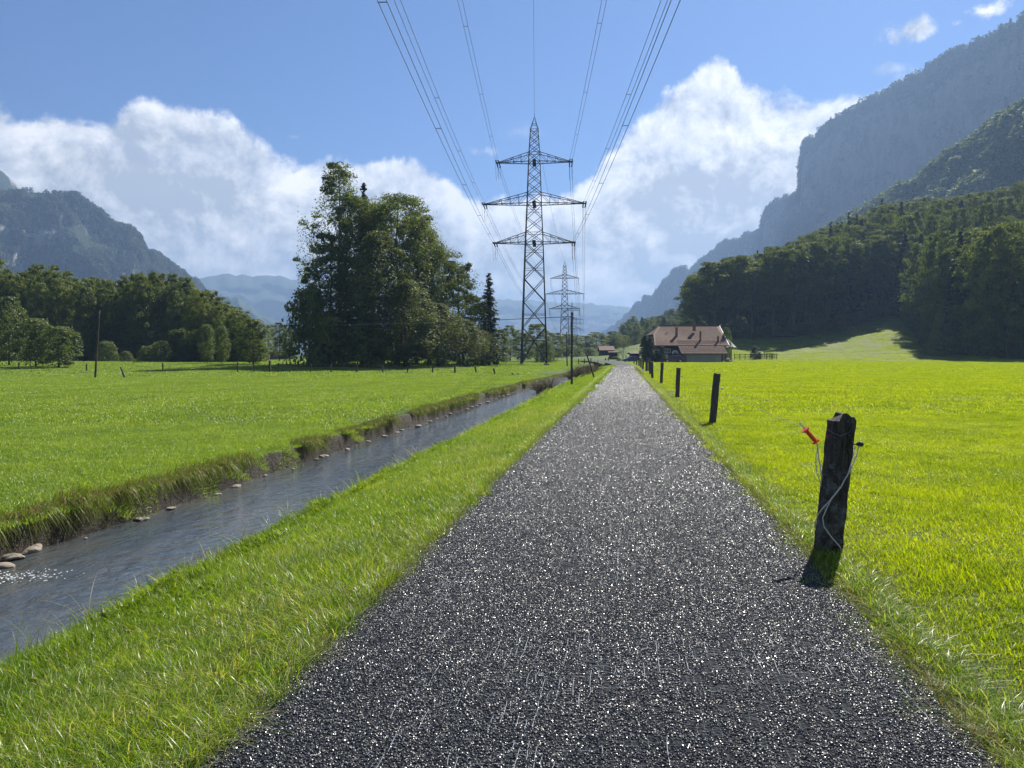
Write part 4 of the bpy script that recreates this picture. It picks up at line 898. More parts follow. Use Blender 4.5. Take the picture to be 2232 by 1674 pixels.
def knob(t, at, s=1.0, m=M_black):
    mb = MB(); mb.tube(at, at+Vector((.075*s, 0, 0)), .006*s, n=6); mb.tube(at+Vector((.055*s, 0, 0)), at+Vector((.075*s, 0, 0)), .013*s, .022*s, 10); mb.tube(at+Vector((.075*s, 0, 0)), at+Vector((.10*s, 0, 0)), .022*s, .018*s, 10); mb.tube(at+Vector((.10*s, 0, 0)), at+Vector((.108*s, 0, 0)), .018*s, .008*s, 10); mb.obj('insulator_knob', m, t)
GP = 'posts along the right edge of the road'
def post_fn(n, b):
    co = n.vmath('MULTIPLY', objco(n), (1, 1, .22)); a = n.noise(co, 34, 6, .7); c = n.noise(objco(n), 9, 5, .65); z = n.sep(objco(n))[2]
    col = n.mix(n.mapr(a, .35, .7), (.03, .027, .024), (.12, .108, .095)); col = n.mix(n.mapr(n.math('ADD', c, n.mapr(z, .6, .1, -.04, .07)), .50, .60), col, (.15, .165, .17)); col = n.mix(n.mapr(n.noise(objco(n), 60, 3, .6), .62, .7), col, (.24, .26, .22))
    col = n.mix(n.mapr(n.math('ADD', c, n.mapr(z, .3, .0, -.1, .12)), .56, .62), col, (.06, .032, .02)); n.l.new(col, b.inputs['Base Color']); bump(n, b, n.math('ADD', n.math('MULTIPLY', a, 1.5), c), 1.0, .03)
M_post = mat('blackened_wood', rough=.9, spec=.2, fn=post_fn)
t1_, g1, v1, w1, D1 = rough_post(1800, 1206, 903, 1836, 52, 'thick blackened fence post with white cord, nearest to the viewer', GP, seed=3, top='chip', mat_=M_post, lv=26)
def L1(u, v, dd=0.0): return P(u, v, D1-dd)-g1
# split board face of the near post, knob, tie wire and cords
mb = MB(); mb.path([L1(1842, 955, .13), L1(1838, 1000, .13), L1(1832, 1060, .13)], [.004, .006, .004], 4); mb.obj('crack', M_black, t1_)
knob(t1_, L1(1853, 968, .02))
c1 = [L1(*q) for q in ((1872, 972, .03), (1866, 995, .05), (1856, 1020, .08), (1847, 1036, .115), (1830, 1064, .13), (1809, 1091, .13), (1793, 1108, .125), (1783, 1121, .10), (1777, 1140, .03), (1779, 1155, -.08))]
MB().path(c1, .0050, 6).obj('cord', M_cord, t1_, smooth=True)
c2 = [L1(*q) for q in ((1864, 972, .03), (1857, 1003, .07), (1849, 1032, .115), (1832, 1063, .14), (1812, 1088, .14), (1801, 1110, .135), (1793, 1129, .13), (1796, 1148, .13), (1811, 1169, .13), (1831, 1192, .12), (1834, 1202, .10))]
MB().path(c2, .0046, 6).obj('cord', M_cord, t1_, smooth=True)
c3 = [L1(*q) for q in ((1871, 975, .03), (1868, 990, .02), (1860, 1012, 0), (1852, 1030, -.02), (1846, 1045, -.04))]
MB().path(c3, .004, 5).obj('cord', M_cord, t1_, smooth=True)
tw = [L1(*q) for q in ((1802, 938, -.02), (1804, 936, .10), (1818, 945, .135), (1832, 950, .135), (1848, 944, .10), (1862, 930, .02), (1885, 940, -.1))]
MB().path(tw, .0016, 4).obj('tie_wire', M_thin, t1_)
gh = thing('gate_handle', 'orange plastic gate handle hanging on a white cord beside the nearest post', 'gate handle', P(1767, 949, D1-.02))
gp = gh.location.copy(); q = lambda u, v, dd=.02: P(u, v, D1-dd)-gp
mb = MB(); a, b = q(1756, 937), q(1778, 962); mb.tube(a, b, .0155, .0155, 12); dd_ = (b-a).normalized()
for k_ in range(5): mb.tube(a.lerp(b, .12+.17*k_), a.lerp(b, .2+.17*k_), .0175, .0175, 12)
mb.obj('grip', M_red, gh, smooth=False)
MB().tube(a-dd_*.006, a+dd_*.006, .034, .03, 14).obj('flange', M_red, gh); MB().tube(b-dd_*.005, b+dd_*.005, .030, .034, 14).obj('flange', M_red, gh)
MB().path([a, a-dd_*.05, a-dd_*.065+Vector((-.006, 0, .012)), a-dd_*.05+Vector((-.014, 0, .018))], .0045, 6).obj('hook', M_metal, gh)
MB().path([b, q(1782, 968), q(1784, 996), q(1788, 1018), q(1791, 1040), q(1789, 1060, -.02), q(1796, 1068, -.08)], .0055, 6).obj('cord', M_cord, gh)
MB().path([q(1783, 972), q(1779, 992), q(1778, 1012), q(1781, 1032), q(1788, 1052, -.02)], .004, 5).obj('cord', M_cord, gh)
posts = [(1552, 924, 814, 1563, 15), (1476, 866, 801.5, 1479, 9.5), (1441, 836, 790, 1443.5, 6.6), (1422, 825, 789, 1421, 5.6), (1417, 816, 787, 1417, 4.6), (1401, 805, 784, 1402.5, 3.8), (1397, 801, 783, 1397.5, 3.4), (1393, 798, 781, 1393, 3.2), (1388, 795.5, 780, 1388, 2.8), (1382, 793, 779, 1382, 2.6)]
LB = ['second post from the viewer on the right of the road, tilted slightly right', 'third post from the viewer on the right of the road, straight and square', 'fourth post from the viewer on the right of the road', 'dark post just right of the grey boxed post', 'dark post half hidden behind the one right of the grey boxed post', 'small far post just left of the grey boxed post', 'second small post left of the grey boxed post', 'third small post left of the grey boxed post', 'fourth small post left of the grey boxed post', 'farthest small post on the right of the road, before the hedge']
PT = [g1+Vector((.15, 0, 1.05*.85))]
for i, (u, vb, vt, ut, wp) in enumerate(posts):
    D = 1.6*F/(vb-HOR); t, g, v, w_, _ = rough_post(u, vb, vt, ut, wp, LB[i], GP, D=D, seed=11+i*7); g.z = g.z
    a = v*.70+Vector((w_/2, 0, 0))
    if i < 5: knob(t, a, 1.0 if i else 1.0, M_black if i else M_cord)
    PT.append(g+a+Vector((.08, 0, 0)))
P2 = PT[1]; hk = gp+a*0
MB().path(catenary(P2, gh.location+(q(1756, 937)-dd_*.06), .03, 10), .0022, 4); 
e_ = MB().path(catenary(P2, gh.location+Vector(q(1751, 931)), .04, 10), .0020, 4).obj('fence_wire', M_thin); tag(e_, 'thin wire from the second post to the orange gate handle', 'fence wire', 'thin wires of the roadside fence')
for i in range(1, len(PT)-1):
    e_ = MB().path(catenary(PT[i], PT[i+1], .05, 6), .0022+.0004*i, 4).obj('fence_wire', M_thin); tag(e_, 'thin wire strung between two posts right of the road', 'fence wire', 'thin wires of the roadside fence')
# grey boxed post
D = 79.0; g = P(1411.5, 809, D); g.z = Hs(g.x, g.y); t = thing('boxed_post', 'pale grey post with a square open head in the row right of the road', 'post', g)
MB().box((-.10, 0, .52), (.22, .2, 1.1)).obj('dark_post', M_wood, t); MB().box((.17, .02, .62), (.2, .16, 1.3)).obj('pale_post', M_slate, t)
mb = MB(); mb.box((.12, -.02, 1.32), (.44, .14, .07)); mb.box((-.08, -.02, 1.15), (.06, .14, .30)); mb.box((.31, -.02, 1.15), (.06, .14, .30)); mb.obj('square_head', M_slate, t)
# poles
def pole(u, vb, vt, ut, wpx, label, D, mat_=M_wood, taper=.75, cat='pole', name='wooden_pole', cap=False, group=None):
    g = P(u, vb, D); g.z = Hs(g.x, g.y); tp = P(ut, vt, D)-g; w_ = wpx*D/F/2; t = thing(name, label, cat, g, 0, group); n = 7; Pn = [tp*(i/n)+Vector((math.sin(i*1.9)*w_*.15, 0, -.2 if i == 0 else 0)) for i in range(n+1)]
    MB().path(Pn, [w_*(1-(1-taper)*i/n) for i in range(n+1)], 9).obj('shaft', mat_, t, smooth=True)
    if cap: MB().box(tp+Vector((0, 0, .0)), (w_*2.1, w_*2.1, .12)).obj('cap', M_wood, t); MB().tube(tp+Vector((.02, -.02, -.3)), tp+Vector((.16, -.02, -.3)), .03, n=6).obj('insulator_knob', M_black, t)
    return t, g, tp
pt, pg, ptp = pole(1246, 838, 683, 1247, 5.2, 'upright dark wooden pole at the lip of the stream, left of the road', 48, cap=True, taper=.85)
pole(1295.5, 826, 766, 1277, 3.8, 'short pole leaning strongly to the left on the verge', 57, name='leaning_pole')
pole(1236, 797, 723, 1235, 2.8, 'thin far pole just left of the upright wooden pole', 150, mat_=M_wood_brown)
pole(207, 823, 676, 217, 4.4, 'tall thin weathered pole alone in the left pasture', 75, mat_=M_wood_brown, taper=.55)
pole(272, 822.5, 800, 263, 4.4, 'short stout post leaning left beside the tall thin pole', 75, name='leaning_post', cat='fence post')
e_ = MB().path(catenary(pg+ptp+Vector((0, 0, -.2)), P(545, 706, 165), .4, 24), .022, 4).obj('telephone_wire', M_wire); tag(e_, 'thin wire running left from the top of the upright wooden pole behind the clump', 'wire')
# left fence
GF = 'posts of the fence across the pasture'
lf_ = [(518, 808, 790, 518, 3), (554, 814, 795, 553, 3), (588.5, 814, 786, 588, 4.6), (606, 811, 791, 607, 3.2), (632, 814, 799, 633, 2.4), (677, 814, 793, 677.5, 3), (722, 814, 793, 722, 3.2), (778, 815, 793, 777.5, 3.4), (835, 817, 796, 833, 3.2), (887, 819, 799, 890, 2.8), (943, 818, 799, 943, 3.2), (992, 818, 796, 991, 3.6), (1038, 820, 799, 1036, 3.8), (1079, 818, 803, 1076, 3.6), (1121, 821, 812, 1116, 3.2), (1132, 822, 813, 1128, 2.6)]
LL = ['post at the left end of the pasture fence beside a grassy mound', 'second post from the left of the pasture fence', 'thickest and tallest post of the pasture fence', 'post just right of the thickest one, carrying a rail', 'short thin post left of the black bushes', 'post in front of the left foot of the middle clump', 'second post before the dark foot of the clump', 'post below the olive pointed tree', 'post leaning a little left before the willow', 'thin post leaning right in the pasture fence', 'upright post below the slim spruce, left one', 'upright post below the slim spruce, right one', 'post just left of the foot of the near tower', 'short post leaning left below the near tower', 'left one of two short slanting posts by the stream', 'right one of two short slanting posts by the stream']
FP = []
for i, (u, vb, vt, ut, wp) in enumerate(lf_):
    t, g, v, w_, _ = rough_post(u, vb, vt, ut, wp, LL[i], GF, D=95.0-(i > 12)*6-(i > 13)*4, seed=50+i*3, mat_=M_wood_brown); g.z; FP.append((g, v))
for k_ in (.55, .9):
    for i in range(12):
        e_ = MB().tube(FP[i][0]+FP[i][1]*k_, FP[i+1][0]+FP[i+1][1]*k_, .008, n=4).obj('fence_wire', M_thin); tag(e_, 'wire strung between two posts of the pasture fence', 'fence wire', 'wires of the pasture fence')
e_ = MB().box((0, 0, 0), (3.2, .06, .12)).obj('wooden_rail', M_wood_brown, loc=FP[3][0]+Vector((1.4, -.1, .95))); tag(e_, 'horizontal wooden rail right of the thickest fence post', 'rail')
for i, (u, D, h_) in enumerate([(1261, 170, 1.2), (1274, 172, 1.2), (1288, 174, 1.2), (1303, 176, 1.15), (1320, 178, 1.25), (1326, 180, 1.3), (1364, 196, 1.3)]):
    g = G(u, D); t = thing('fence_post', ['far post left of the leaning pole', 'far post right above the leaning pole', 'far post between leaning pole and sheds', 'far short post before the sheds', 'far post at the left side of the road bend', 'thick far post at the shelter by the road bend', 'far post right of the road before the farm'][i], 'fence post', g, 0, 'far posts by the road bend'); MB().box((0, 0, h_/2-.1), (.2, .2, h_+.2), taper=.9).obj('post_body', M_wood, t)
for i, (u, v) in enumerate([(189, 800), (355, 800), (41, 800)]):
    D = 100+i*2; g = G(u, D); t = thing('fence_post', ['small post at the foot of the left wood, left of the tall thin pole', 'small post before the left wood, right of the leaning post', 'small post before the rounded light tree'][i], 'fence post', g, 0, 'small posts before the left wood'); MB().box((0, 0, .4), (.15, .15, 1.0)).obj('post_body', M_wood, t)

# ------------------------------------------------------------------ farmhouse
FY = 183.0; hz = 0.0
fh = thing('farmhouse', 'long farmhouse with weathered red brown tiled roofs behind the meadow', 'house', (42.5, 186, 0)); O = fh.location.copy()
def fw(x, y, z): return Vector((x, y, z))-O
def slab(pts, th, name, mat_, par): return MB().poly([p for p in pts], th, 2).obj(name, mat_, par)
MB().box(fw(42.4, 193, 2.0), (15.6, 19.4, 4.6)).obj('wall', M_darkwood, fh)
mb = MB(); mb.poly([fw(50.15, 183.4, 4.2), fw(50.15, 202.6, 4.2), fw(50.15, 193, 8.7)], .1, 0); mb.obj('gable', M_darkwood, fh)
rf = slab([fw(33.7, 182.0, 4.05), fw(51.3, 182.0, 4.05), fw(51.9, 193, 9.05), fw(36.9, 193, 9.05), fw(34.5, 188, 6.8)], -.18, 'roof', M_tile, fh)
slab([fw(33.7, 204.0, 4.05), fw(34.5, 198, 6.8), fw(36.9, 193, 9.05), fw(51.9, 193, 9.05), fw(51.3, 204.0, 4.05)], -.18, 'roof', M_tile, fh)
slab([fw(34.5, 188, 6.8), fw(36.9, 193, 9.05), fw(34.5, 198, 6.8)], -.15, 'hip_roof', M_tile, fh)
mb = MB(); mb.poly([fw(34.55, 183.3, 4.1), fw(34.55, 202.7, 4.1), fw(34.55, 197.8, 6.5), fw(34.55, 188.2, 6.5)], .1, 0); mb.obj('gable', M_darkwood, fh)
MB().box(fw(44.4, 193, 9.12), (15.0, .3, .14)).obj('ridge_cap', M_tile, fh)
MB().box(fw(42.5, 181.95, 3.95), (17.6, .1, .22)).obj('eave_board', M_wood_brown, fh)
MB().box(fw(51.64, 187.5, 6.5), (.08, 12.1, .22), Matrix.Rotation(-.054, 3, 'Z') @ Matrix.Rotation(math.atan2(5.0, 11.0), 3, 'X')).obj('verge_board', M_white, fh)
def chimney(u, v0, v1, D, wpx, label=None, cap=True, m=M_tile):
    a = P(u, v1, D)-O; h_ = (v1-v0)*D/F; w_ = wpx*D/F; c = MB().box(a+Vector((0, 0, h_/2-.3)), (w_, w_, h_+.6)).obj('chimney', m, fh)
    if cap: MB().box(a+Vector((0, 0, h_+.06)), (w_*1.35, w_*1.35, .12)).obj('chimney_cap', M_concrete, c)
    return c
M_brick = mat('chimney_brick', rough=.9, fn=varied((.20, .09, .06), (.13, .07, .05), 3, .5, .01))
chimney(1526.5, 723.5, 741, 184.5, 3.4, m=M_brick); chimney(1513, 707, 716, 189, 5.5, m=M_brick); chimney(1565, 733.5, 744, 184, 3.2, m=M_brick); chimney(1474.5, 715, 728, 187, 4.6, m=M_slate); chimney(1456, 712.5, 716, 189.5, 1.5, cap=False, m=M_metal)
# tile courses as raised battens of tiles on the front slopes
for (x0, x1, y0, z0, y1, z1, n_) in ((34.1, 51.2, 182.0, 4.05, 193, 9.05, 24), (39.3, 49.9, 178.3, 2.15, 184.8, 5.35, 15)):
    for i in range(1, n_):
        t = i/n_; xx = float(np.interp(t, [0, .545, 1], [33.95, 34.75, 37.15])) if x0 < 35 else x0; MB().box(fw((xx+x1)/2, y0+(y1-y0)*t, z0+(z1-z0)*t+.02), (x1-xx-.1, .10, .05)).obj('tile_course', M_tile, fh)
# garage wing
MB().box(fw(44.7, 181.4, 1.0), (8.0, 4.6, 2.3)).obj('wing_wall', M_plaster, fh)
slab([fw(39.25, 178.3, 2.15), fw(49.9, 178.3, 2.15), fw(49.9, 184.8, 5.35), fw(39.25, 184.8, 5.35)], -.16, 'wing_roof', M_tile, fh)
MB().box(fw(44.6, 178.25, 2.05), (10.7, .08, .2)).obj('eave_board', M_wood_brown, fh); MB().box(fw(39.6, 179.3, 1.0), (.18, .18, 2.2)).obj('roof_post', M_wood, fh); MB().box(fw(49.7, 179.2, 1.0), (.18, .18, 2.2)).obj('roof_post', M_wood, fh)
# openings under the left eave
def win(x, z, w_, h_, y=183.2, name='window', frame=M_white):
    f_ = MB().box(fw(x, y, z+h_/2), (w_, .1, .08)).box(fw(x, y, z-h_/2), (w_, .1, .08)).box(fw(x-w_/2, y, z), (.08, .1, h_+.08)).box(fw(x+w_/2, y, z), (.08, .1, h_+.08)).box(fw(x, y, z), (.05, .08, h_)).obj(name, frame, fh); MB().box(fw(x, y+.03, z), (w_-.06, .03, h_-.06)).obj('pane', M_glass, f_)
win(37.0, 2.7, 1.3, .9); win(35.6, 2.7, .8, .9)
mb = MB(); pts_ = [fw(38.05, 183.12, 2.0)]+[fw(38.8+.75*math.cos(a), 183.12, 2.35+.55*math.sin(a)) for a in [math.pi*(1-k/8) for k in range(9)]]+[fw(39.55, 183.12, 2.0), fw(39.2, 183.12, 2.0), fw(39.1, 183.12, 2.35), fw(38.5, 183.12, 2.35), fw(38.4, 183.12, 2.0)]
mb.poly(pts_, .06, 1); mb.obj('white_arch_board', M_white, fh)
MB().box(fw(36.6, 183.2, .9), (1.0, .12, 1.8)).obj('door', M_white, fh); MB().box(fw(38.3, 183.22, .8), (1.8, .1, 1.6)).obj('door', M_slate, fh)
# pale house behind
ph = thing('small_house', 'pale roofed small house showing behind the right end of the farmhouse', 'house', (53.5, 198, Hs(53.5, 198)))
MB().box((0, 0, 1.7), (4.4, 6, 3.8)).obj('wall', M_plaster, ph); MB().poly([(-2.7, -3.6, 3.4), (3.2, -3.6, 3.4), (1.6, 0, 6.0), (-1.2, 0, 6.0)], -.15, 2).obj('roof', M_slate, ph); MB().poly([(-2.7, 3.6, 3.4), (-1.2, 0, 6.0), (1.6, 0, 6.0), (3.2, 3.6, 3.4)], -.15, 2).obj('roof', M_slate, ph)
MB().box((-.6, -3.06, 1.6), (.9, .1, 1.1)).obj('window', M_white, ph)
# rubble heap, fence, hedges
rk = MB(); r_ = random.Random(4)
hp = thing('wood_pile', 'pale heap of logs against the right corner of the wing', 'wood pile', (50.6, 180, 0))
for i in range(22): x = r_.uniform(-.9, 1.3); z = .12+max(0, .9-abs(x)*.9)*r_.random(); MB().tube((x-.4, r_.uniform(-.4, .4), z), (x+.4, r_.uniform(-.4, .4), z+r_.uniform(-.1, .1)), .11, n=7).obj('log', M_rock, hp)
fx0, fx1, fy = P(1601, 780, 205).x, P(1693, 780, 205).x, 205.0
fn_ = thing('paddock_fence', 'wooden rail fence round a small yard right of the farmhouse', 'fence', ((fx0+fx1)/2, fy, Hs((fx0+fx1)/2, fy))); fo = fn_.location
for i in range(9):
    x = fx0+(fx1-fx0)*i/8; MB().box((x-fo.x, 0, Hs(x, fy)-fo.z+.75), (.14, .14, 1.7)).obj('fence_post', M_wood_brown, fn_)
for i in range(4): x = fx1-.4; y = fy+2.2*(i+1); MB().box((x-fo.x, y-fy, Hs(x, y)-fo.z+.75), (.14, .14, 1.7)).obj('fence_post', M_wood_brown, fn_)
for z in (.45, .9, 1.35):
    MB().box((0, -.1, z), (fx1-fx0+.2, .06, .13)).obj('rail', M_wood_brown, fn_); MB().box((fx1-.4-fo.x, 5, z+.35), (.06, 9.5, .13), Matrix.Rotation(.05, 3, 'X')).obj('rail', M_wood_brown, fn_)
tree('thuja', 1645, 207, 753, 13, label='dark clipped conifer inside the rail fence right of the farmhouse', name='conifer', cat='conifer')
tree('thuja', 1655, 209, 766, 7, label='smaller dark conifer beside the clipped one inside the rail fence', name='conifer', cat='conifer')
GH = 'hedge trees at the left end of the farmhouse'
tree('thuja', 1406, 176, 728, 12, label='tall black conifer at the left end of the farmhouse, left one', group=GH, name='conifer', cat='conifer')
tree('thuja', 1416, 175, 732, 13, label='tall black conifer at the left end of the farmhouse, right one touching the roof', group=GH, name='conifer', cat='conifer')
tree('thuja', 1432, 176, 760, 13, label='lower dark conifer before the farmhouse wall', group=GH, name='conifer', cat='conifer')
tree('thuja', 1443, 174, 752, 9, label='slim dark conifer left of the parked maroon car', group=GH, name='conifer', cat='conifer')
tree('light', 1583, 187, 710, 12, label='light green tree at the right end of the farmhouse roof')
tree('sparse', 1358, 196, 728, 22, label='thin-leaved tree standing by the road bend before the farm')
for i, (u, D, vt, hw, kd) in enumerate([(1350, 196, 780, 7, 'bush'), (1362, 190, 781, 8, 'bush'), (1374, 186, 779, 8, 'bush'), (1340, 214, 776, 8, 'darkbush')]):
    tree(kd, u, D, vt, hw, label=['pale garden bush left of the thin-leaved tree', 'pale garden bush under the thin-leaved tree', 'pale garden bush right of the thin-leaved tree', 'dark bush inside the open shelter'][i], name='bush', cat='bush')
# sheds
def shed(name, label, cat, x0, x1, y, z, hw_, hr, depth, wall, roof, open_=False):
    t = thing(name, label, cat, ((x0+x1)/2, y, z)); W_ = x1-x0
    if open_:
        for sx in (-1, 1):
            for yy in (0, depth): MB().box((sx*(W_/2-.15), yy, hw_/2), (.18, .18, hw_)).obj('roof_post', M_wood, t)
        MB().box((0, depth, hw_/2), (W_-.2, .08, hw_)).obj('back_wall', wall, t)
    else: MB().box((0, depth/2, hw_/2-.2), (W_, depth, hw_+.4)).obj('wall', wall, t)
    MB().poly([(-W_/2-.5, -.6, hw_), (W_/2+.5, -.6, hw_), (W_/2+.5, depth/2, hw_+hr), (-W_/2-.5, depth/2, hw_+hr)], -.15, 2).obj('roof', roof, t)
    MB().poly([(-W_/2-.5, depth+.6, hw_), (-W_/2-.5, depth/2, hw_+hr), (W_/2+.5, depth/2, hw_+hr), (W_/2+.5, depth+.6, hw_)], -.15, 2).obj('roof', roof, t); return t
a = P(1309, 777, 262); b = P(1337, 777, 262); shed('shed', 'small grey roofed shed on the slope left of the sparse tree', 'shed', a.x, b.x, 262, Hs((a.x+b.x)/2, 262)-.2, 1.9, 1.5, 5, M_darkwood, M_tile)
a = P(1330, 788, 216); b = P(1350, 788, 216); shed('open_shelter', 'low open shelter with a dark flat roof at the road bend', 'shelter', a.x, b.x, 216, Hs((a.x+b.x)/2, 216)-.05, 2.0, .25, 3, M_darkwood, M_darkwood, True)
a = P(1378, 788, 188); b = P(1402, 788, 188); shed('carport', 'low dark carport left of the black conifers', 'carport', a.x, b.x, 188, 0, 2.1, .3, 5, M_darkwood, M_darkwood, True)
g = G(604, 250); t = thing('distant_house', 'small distant house with pale roof and reddish wall between left wood and clump', 'house', g); MB().box((0, 0, 1.2), (3.6, 4, 2.4)).obj('wall', M_brick, t); MB().box((0, -.3, 2.6), (4.4, 5, .5)).obj('roof', M_white, t); MB().box((2.8, 0, .8), (2.6, 3, 1.8)).obj('annex', M_slate, t)
# ------------------------------------------------------------------ cars and people
def car(x, y, z, rz, label, L=4.7, Hh=1.5, paint=(.05, .01, .02), kind='wagon', cat='car'):
    t = thing('parked_car', label, cat, (x, y, z), rz); k = Hh/1.5; m = mat('car_paint', paint, .25, .6)
    prof = [(-2.3, .35), (-2.35, .62), (-2.2, .82), (-1.25, .95), (-.55, 1.42), (.1, 1.5), (1.6, 1.46), (2.1, 1.05), (2.3, .9), (2.35, .5), (2.3, .32), (1.85, .3), (1.75, .55), (1.45, .68), (1.15, .55), (1.05, .28), (-1.0, .28), (-1.1, .55), (-1.4, .68), (-1.7, .55), (-1.8, .3)]
    sx = L/4.7; W_ = 1.72; mb = MB(); n = len(prof); b0 = 0
    for yy, ins in ((-W_/2, 0), (-W_/2*.0, 0), (W_/2, 0)):
        for (px, pz) in prof: q_ = 1-.16*max(0, (pz-.9)/.6); mb.v.append(Vector((px*sx, yy*q_, pz*k)))
    for s_ in range(2):
        for i in range(n): j = (i+1) % n; mb.f.append([s_*n+i, (s_+1)*n+i, (s_+1)*n+j, s_*n+j])
    mb.f.append(list(range(n))); mb.f.append([2*n+i for i in reversed(range(n))]); mb.obj('body', m, t, bevel=.03)
    for sy in (-1, 1):
        for (w0, w1) in (([(-1.05, .98), (-.5, 1.34), (-.05, 1.4), (-.05, .98)]), ([(.02, .98), (.02, 1.4), (.85, 1.4), (.85, .98)]), ([(.93, .98), (.93, 1.39), (1.5, 1.35), (1.85, 1.02)])) and []: pass
        for wd in ([(-1.05, .98), (-.5, 1.34), (-.05, 1.4), (-.05, .98)], [(.02, .98), (.02, 1.4), (.85, 1.4), (.85, .98)], [(.93, .98), (.93, 1.39), (1.5, 1.35), (1.85, 1.02)]):
            pp = [Vector((a_*sx, sy*W_/2*(1-.16*max(0, (b_-.9)/.6))+sy*.012, b_*k)) for a_, b_ in wd]; MB().poly(pp, sy*.01, 1).obj('side_window', M_glass, t)
        for wx in (-1.4, 1.45):
            wh = MB().tube((wx*sx, sy*(W_/2-.22), .33), (wx*sx, sy*(W_/2-.01), .33), .33, n=18).obj('wheel', M_black, t); MB().tube((wx*sx, sy*(W_/2-.01), .33), (wx*sx, sy*(W_/2+.005), .33), .2, n=12).obj('rim', M_metal, wh)
        MB().box((-2.3*sx, sy*.6, .68*k), (.08, .35, .14)).obj('headlight', M_glass, t); MB().box((2.31*sx, sy*.66, .8*k), (.06, .22, .22)).obj('tail_light', M_red, t)
    MB().poly([Vector((-1.22*sx, -.68, .98*k)), Vector((-1.22*sx, .68, .98*k)), Vector((-.6*sx, .6, 1.4*k)), Vector((-.6*sx, -.6, 1.4*k))], .015, 2).obj('windscreen', M_glass, t); return t
car(P(1467, 788, 176).x, 176, .02, 0, 'dark maroon estate car parked side-on before the farmhouse', 4.9, 1.62, (.06, .012, .03))
car(P(1199, 785, 236).x, 236, Hs(P(1199, 785, 236).x, 236), math.pi, 'black off-road car parked on the grass behind the near tower', 4.3, 2.0, (.012, .013, .016))
car(P(1376, 789, 184).x, 184, .02, .15, 'bluish grey car parked under the carport left of the black conifers', 4.2, 1.45, (.10, .11, .20))
def person(x, y, label, shirt, sw=0.0):
    z = Hs(x, y); t = thing('person', label, 'person', (x, y, z), sw, 'people beside the black car')
    V_ = [(0, 0, .95), (0, 0, 1.2), (0, 0, 1.42), (0, 0, 1.5), (0, -.01, 1.62), (0, -.01, 1.72), (-.11, 0, .88), (-.12, -.03, .48), (-.12, .02, .08), (-.12, -.12, .04), (.11, 0, .88), (.12, .05, .48), (.12, .1, .08), (.12, -.04, .04), (-.2, 0, 1.4), (-.25, .03, 1.12), (-.22, -.12, .9), (.2, 0, 1.4), (.25, .03, 1.12), (.2, -.14, .95)]
    E_ = [(0, 1), (1, 2), (2, 3), (3, 4), (4, 5), (0, 6), (6, 7), (7, 8), (8, 9), (0, 10), (10, 11), (11, 12), (12, 13), (2, 14), (14, 15), (15, 16), (2, 17), (17, 18), (18, 19)]
    R_ = [.15, .15, .14, .06, .095, .08, .1, .065, .045, .04, .1, .065, .045, .04, .065, .05, .035, .065, .05, .035]
    me = bpy.data.meshes.new('body'); me.from_pydata(V_, E_, []); o = link('body', me, t); me.materials.append(mat('skin', (.52, .26, .18), .6)); o.modifiers.new('skin', 'SKIN'); o.modifiers.new('sub', 'SUBSURF').levels = 1
    for d_, r2 in zip(me.skin_vertices[0].data, R_): d_.radius = (r2, r2*.85)
    me.skin_vertices[0].data[0].use_root = True
    mb = MB(); mb.path([(0, 0, .93), (0, 0, 1.15), (0, 0, 1.38), (0, 0, 1.47)], [.185, .175, .2, .09], 12); mb.obj('shirt', mat('shirt', shirt, .8), t, smooth=True)
    mb = MB(); mb.path([(0, 0, .98), (0, 0, .86)], [.18, .19], 10); mb.path([(-.11, 0, .9), (-.12, -.02, .55)], [.12, .1], 10); mb.path([(.11, 0, .9), (.12, .03, .55)], [.12, .1], 10); mb.obj('shorts', mat('shorts', (.35, .20, .17), .8), t, smooth=True)
    MB().path([(0, .0, 1.66), (0, .01, 1.74), (0, .01, 1.79)], [.108, .1, .04], 10).obj('hair', mat('hair', (.05, .03, .02), .8), t, smooth=True); return t
p_ = P(1216, 785, 230); person(p_.x, 230, 'person in pale clothes standing beside the black car, left one', (.62, .45, .42), .4)
p_ = P(1225, 785, 226); person(p_.x, 226, 'person in reddish clothes standing right of the black car, right one', (.55, .16, .12), -.5)

# ------------------------------------------------------------------ stream side: stones, foam, twiggy bushes
def rock_mesh(seed, flat=.6):
    import bmesh
    bm = bmesh.new(); bmesh.ops.create_icosphere(bm, subdivisions=3, radius=1); r = np.random.default_rng(seed); k = r.normal(size=(6, 3))*1.6; ph_ = r.random(6)*6
    for v in bm.verts:
        c = v.co; f = 1+sum(.11*math.sin(float(k[i][0]*c.x+k[i][1]*c.y+k[i][2]*c.z)*1.6+ph_[i]) for i in range(6)); v.co = Vector((c.x*f, c.y*f, c.z*f*flat))
    me = bpy.data.meshes.new('stone_body'); bm.to_mesh(me); bm.free(); me.materials.append(M_rock); return me
RM = [rock_mesh(i, .45+.1*(i % 3)) for i in range(5)]
def stone(u, v, sx, sy, sz, label, group, i=0):
    D = 2.6*F/(v-HOR); p = P(u, v, D); o = link('stone', RM[i % 5]); o.location = (p.x, p.y, ZW+sz*.25); o.scale = (sx, sy, sz); o.rotation_euler = (0, 0, random.random()*6); tag(o, label, 'stone', group)
stone(52, 1205, .22, .16, .13, 'flat tan stone at the water edge at the left of the photo', 'stones at the foot of the bank'); stone(104, 1188, .10, .09, .13, 'upright brown stone under the bank, right of the flat tan one', 'stones at the foot of the bank', 1); stone(22, 1222, .16, .12, .07, 'low wet stone in the water left of the flat tan one', 'stones at the foot of the bank', 2)
r_ = random.Random(9)
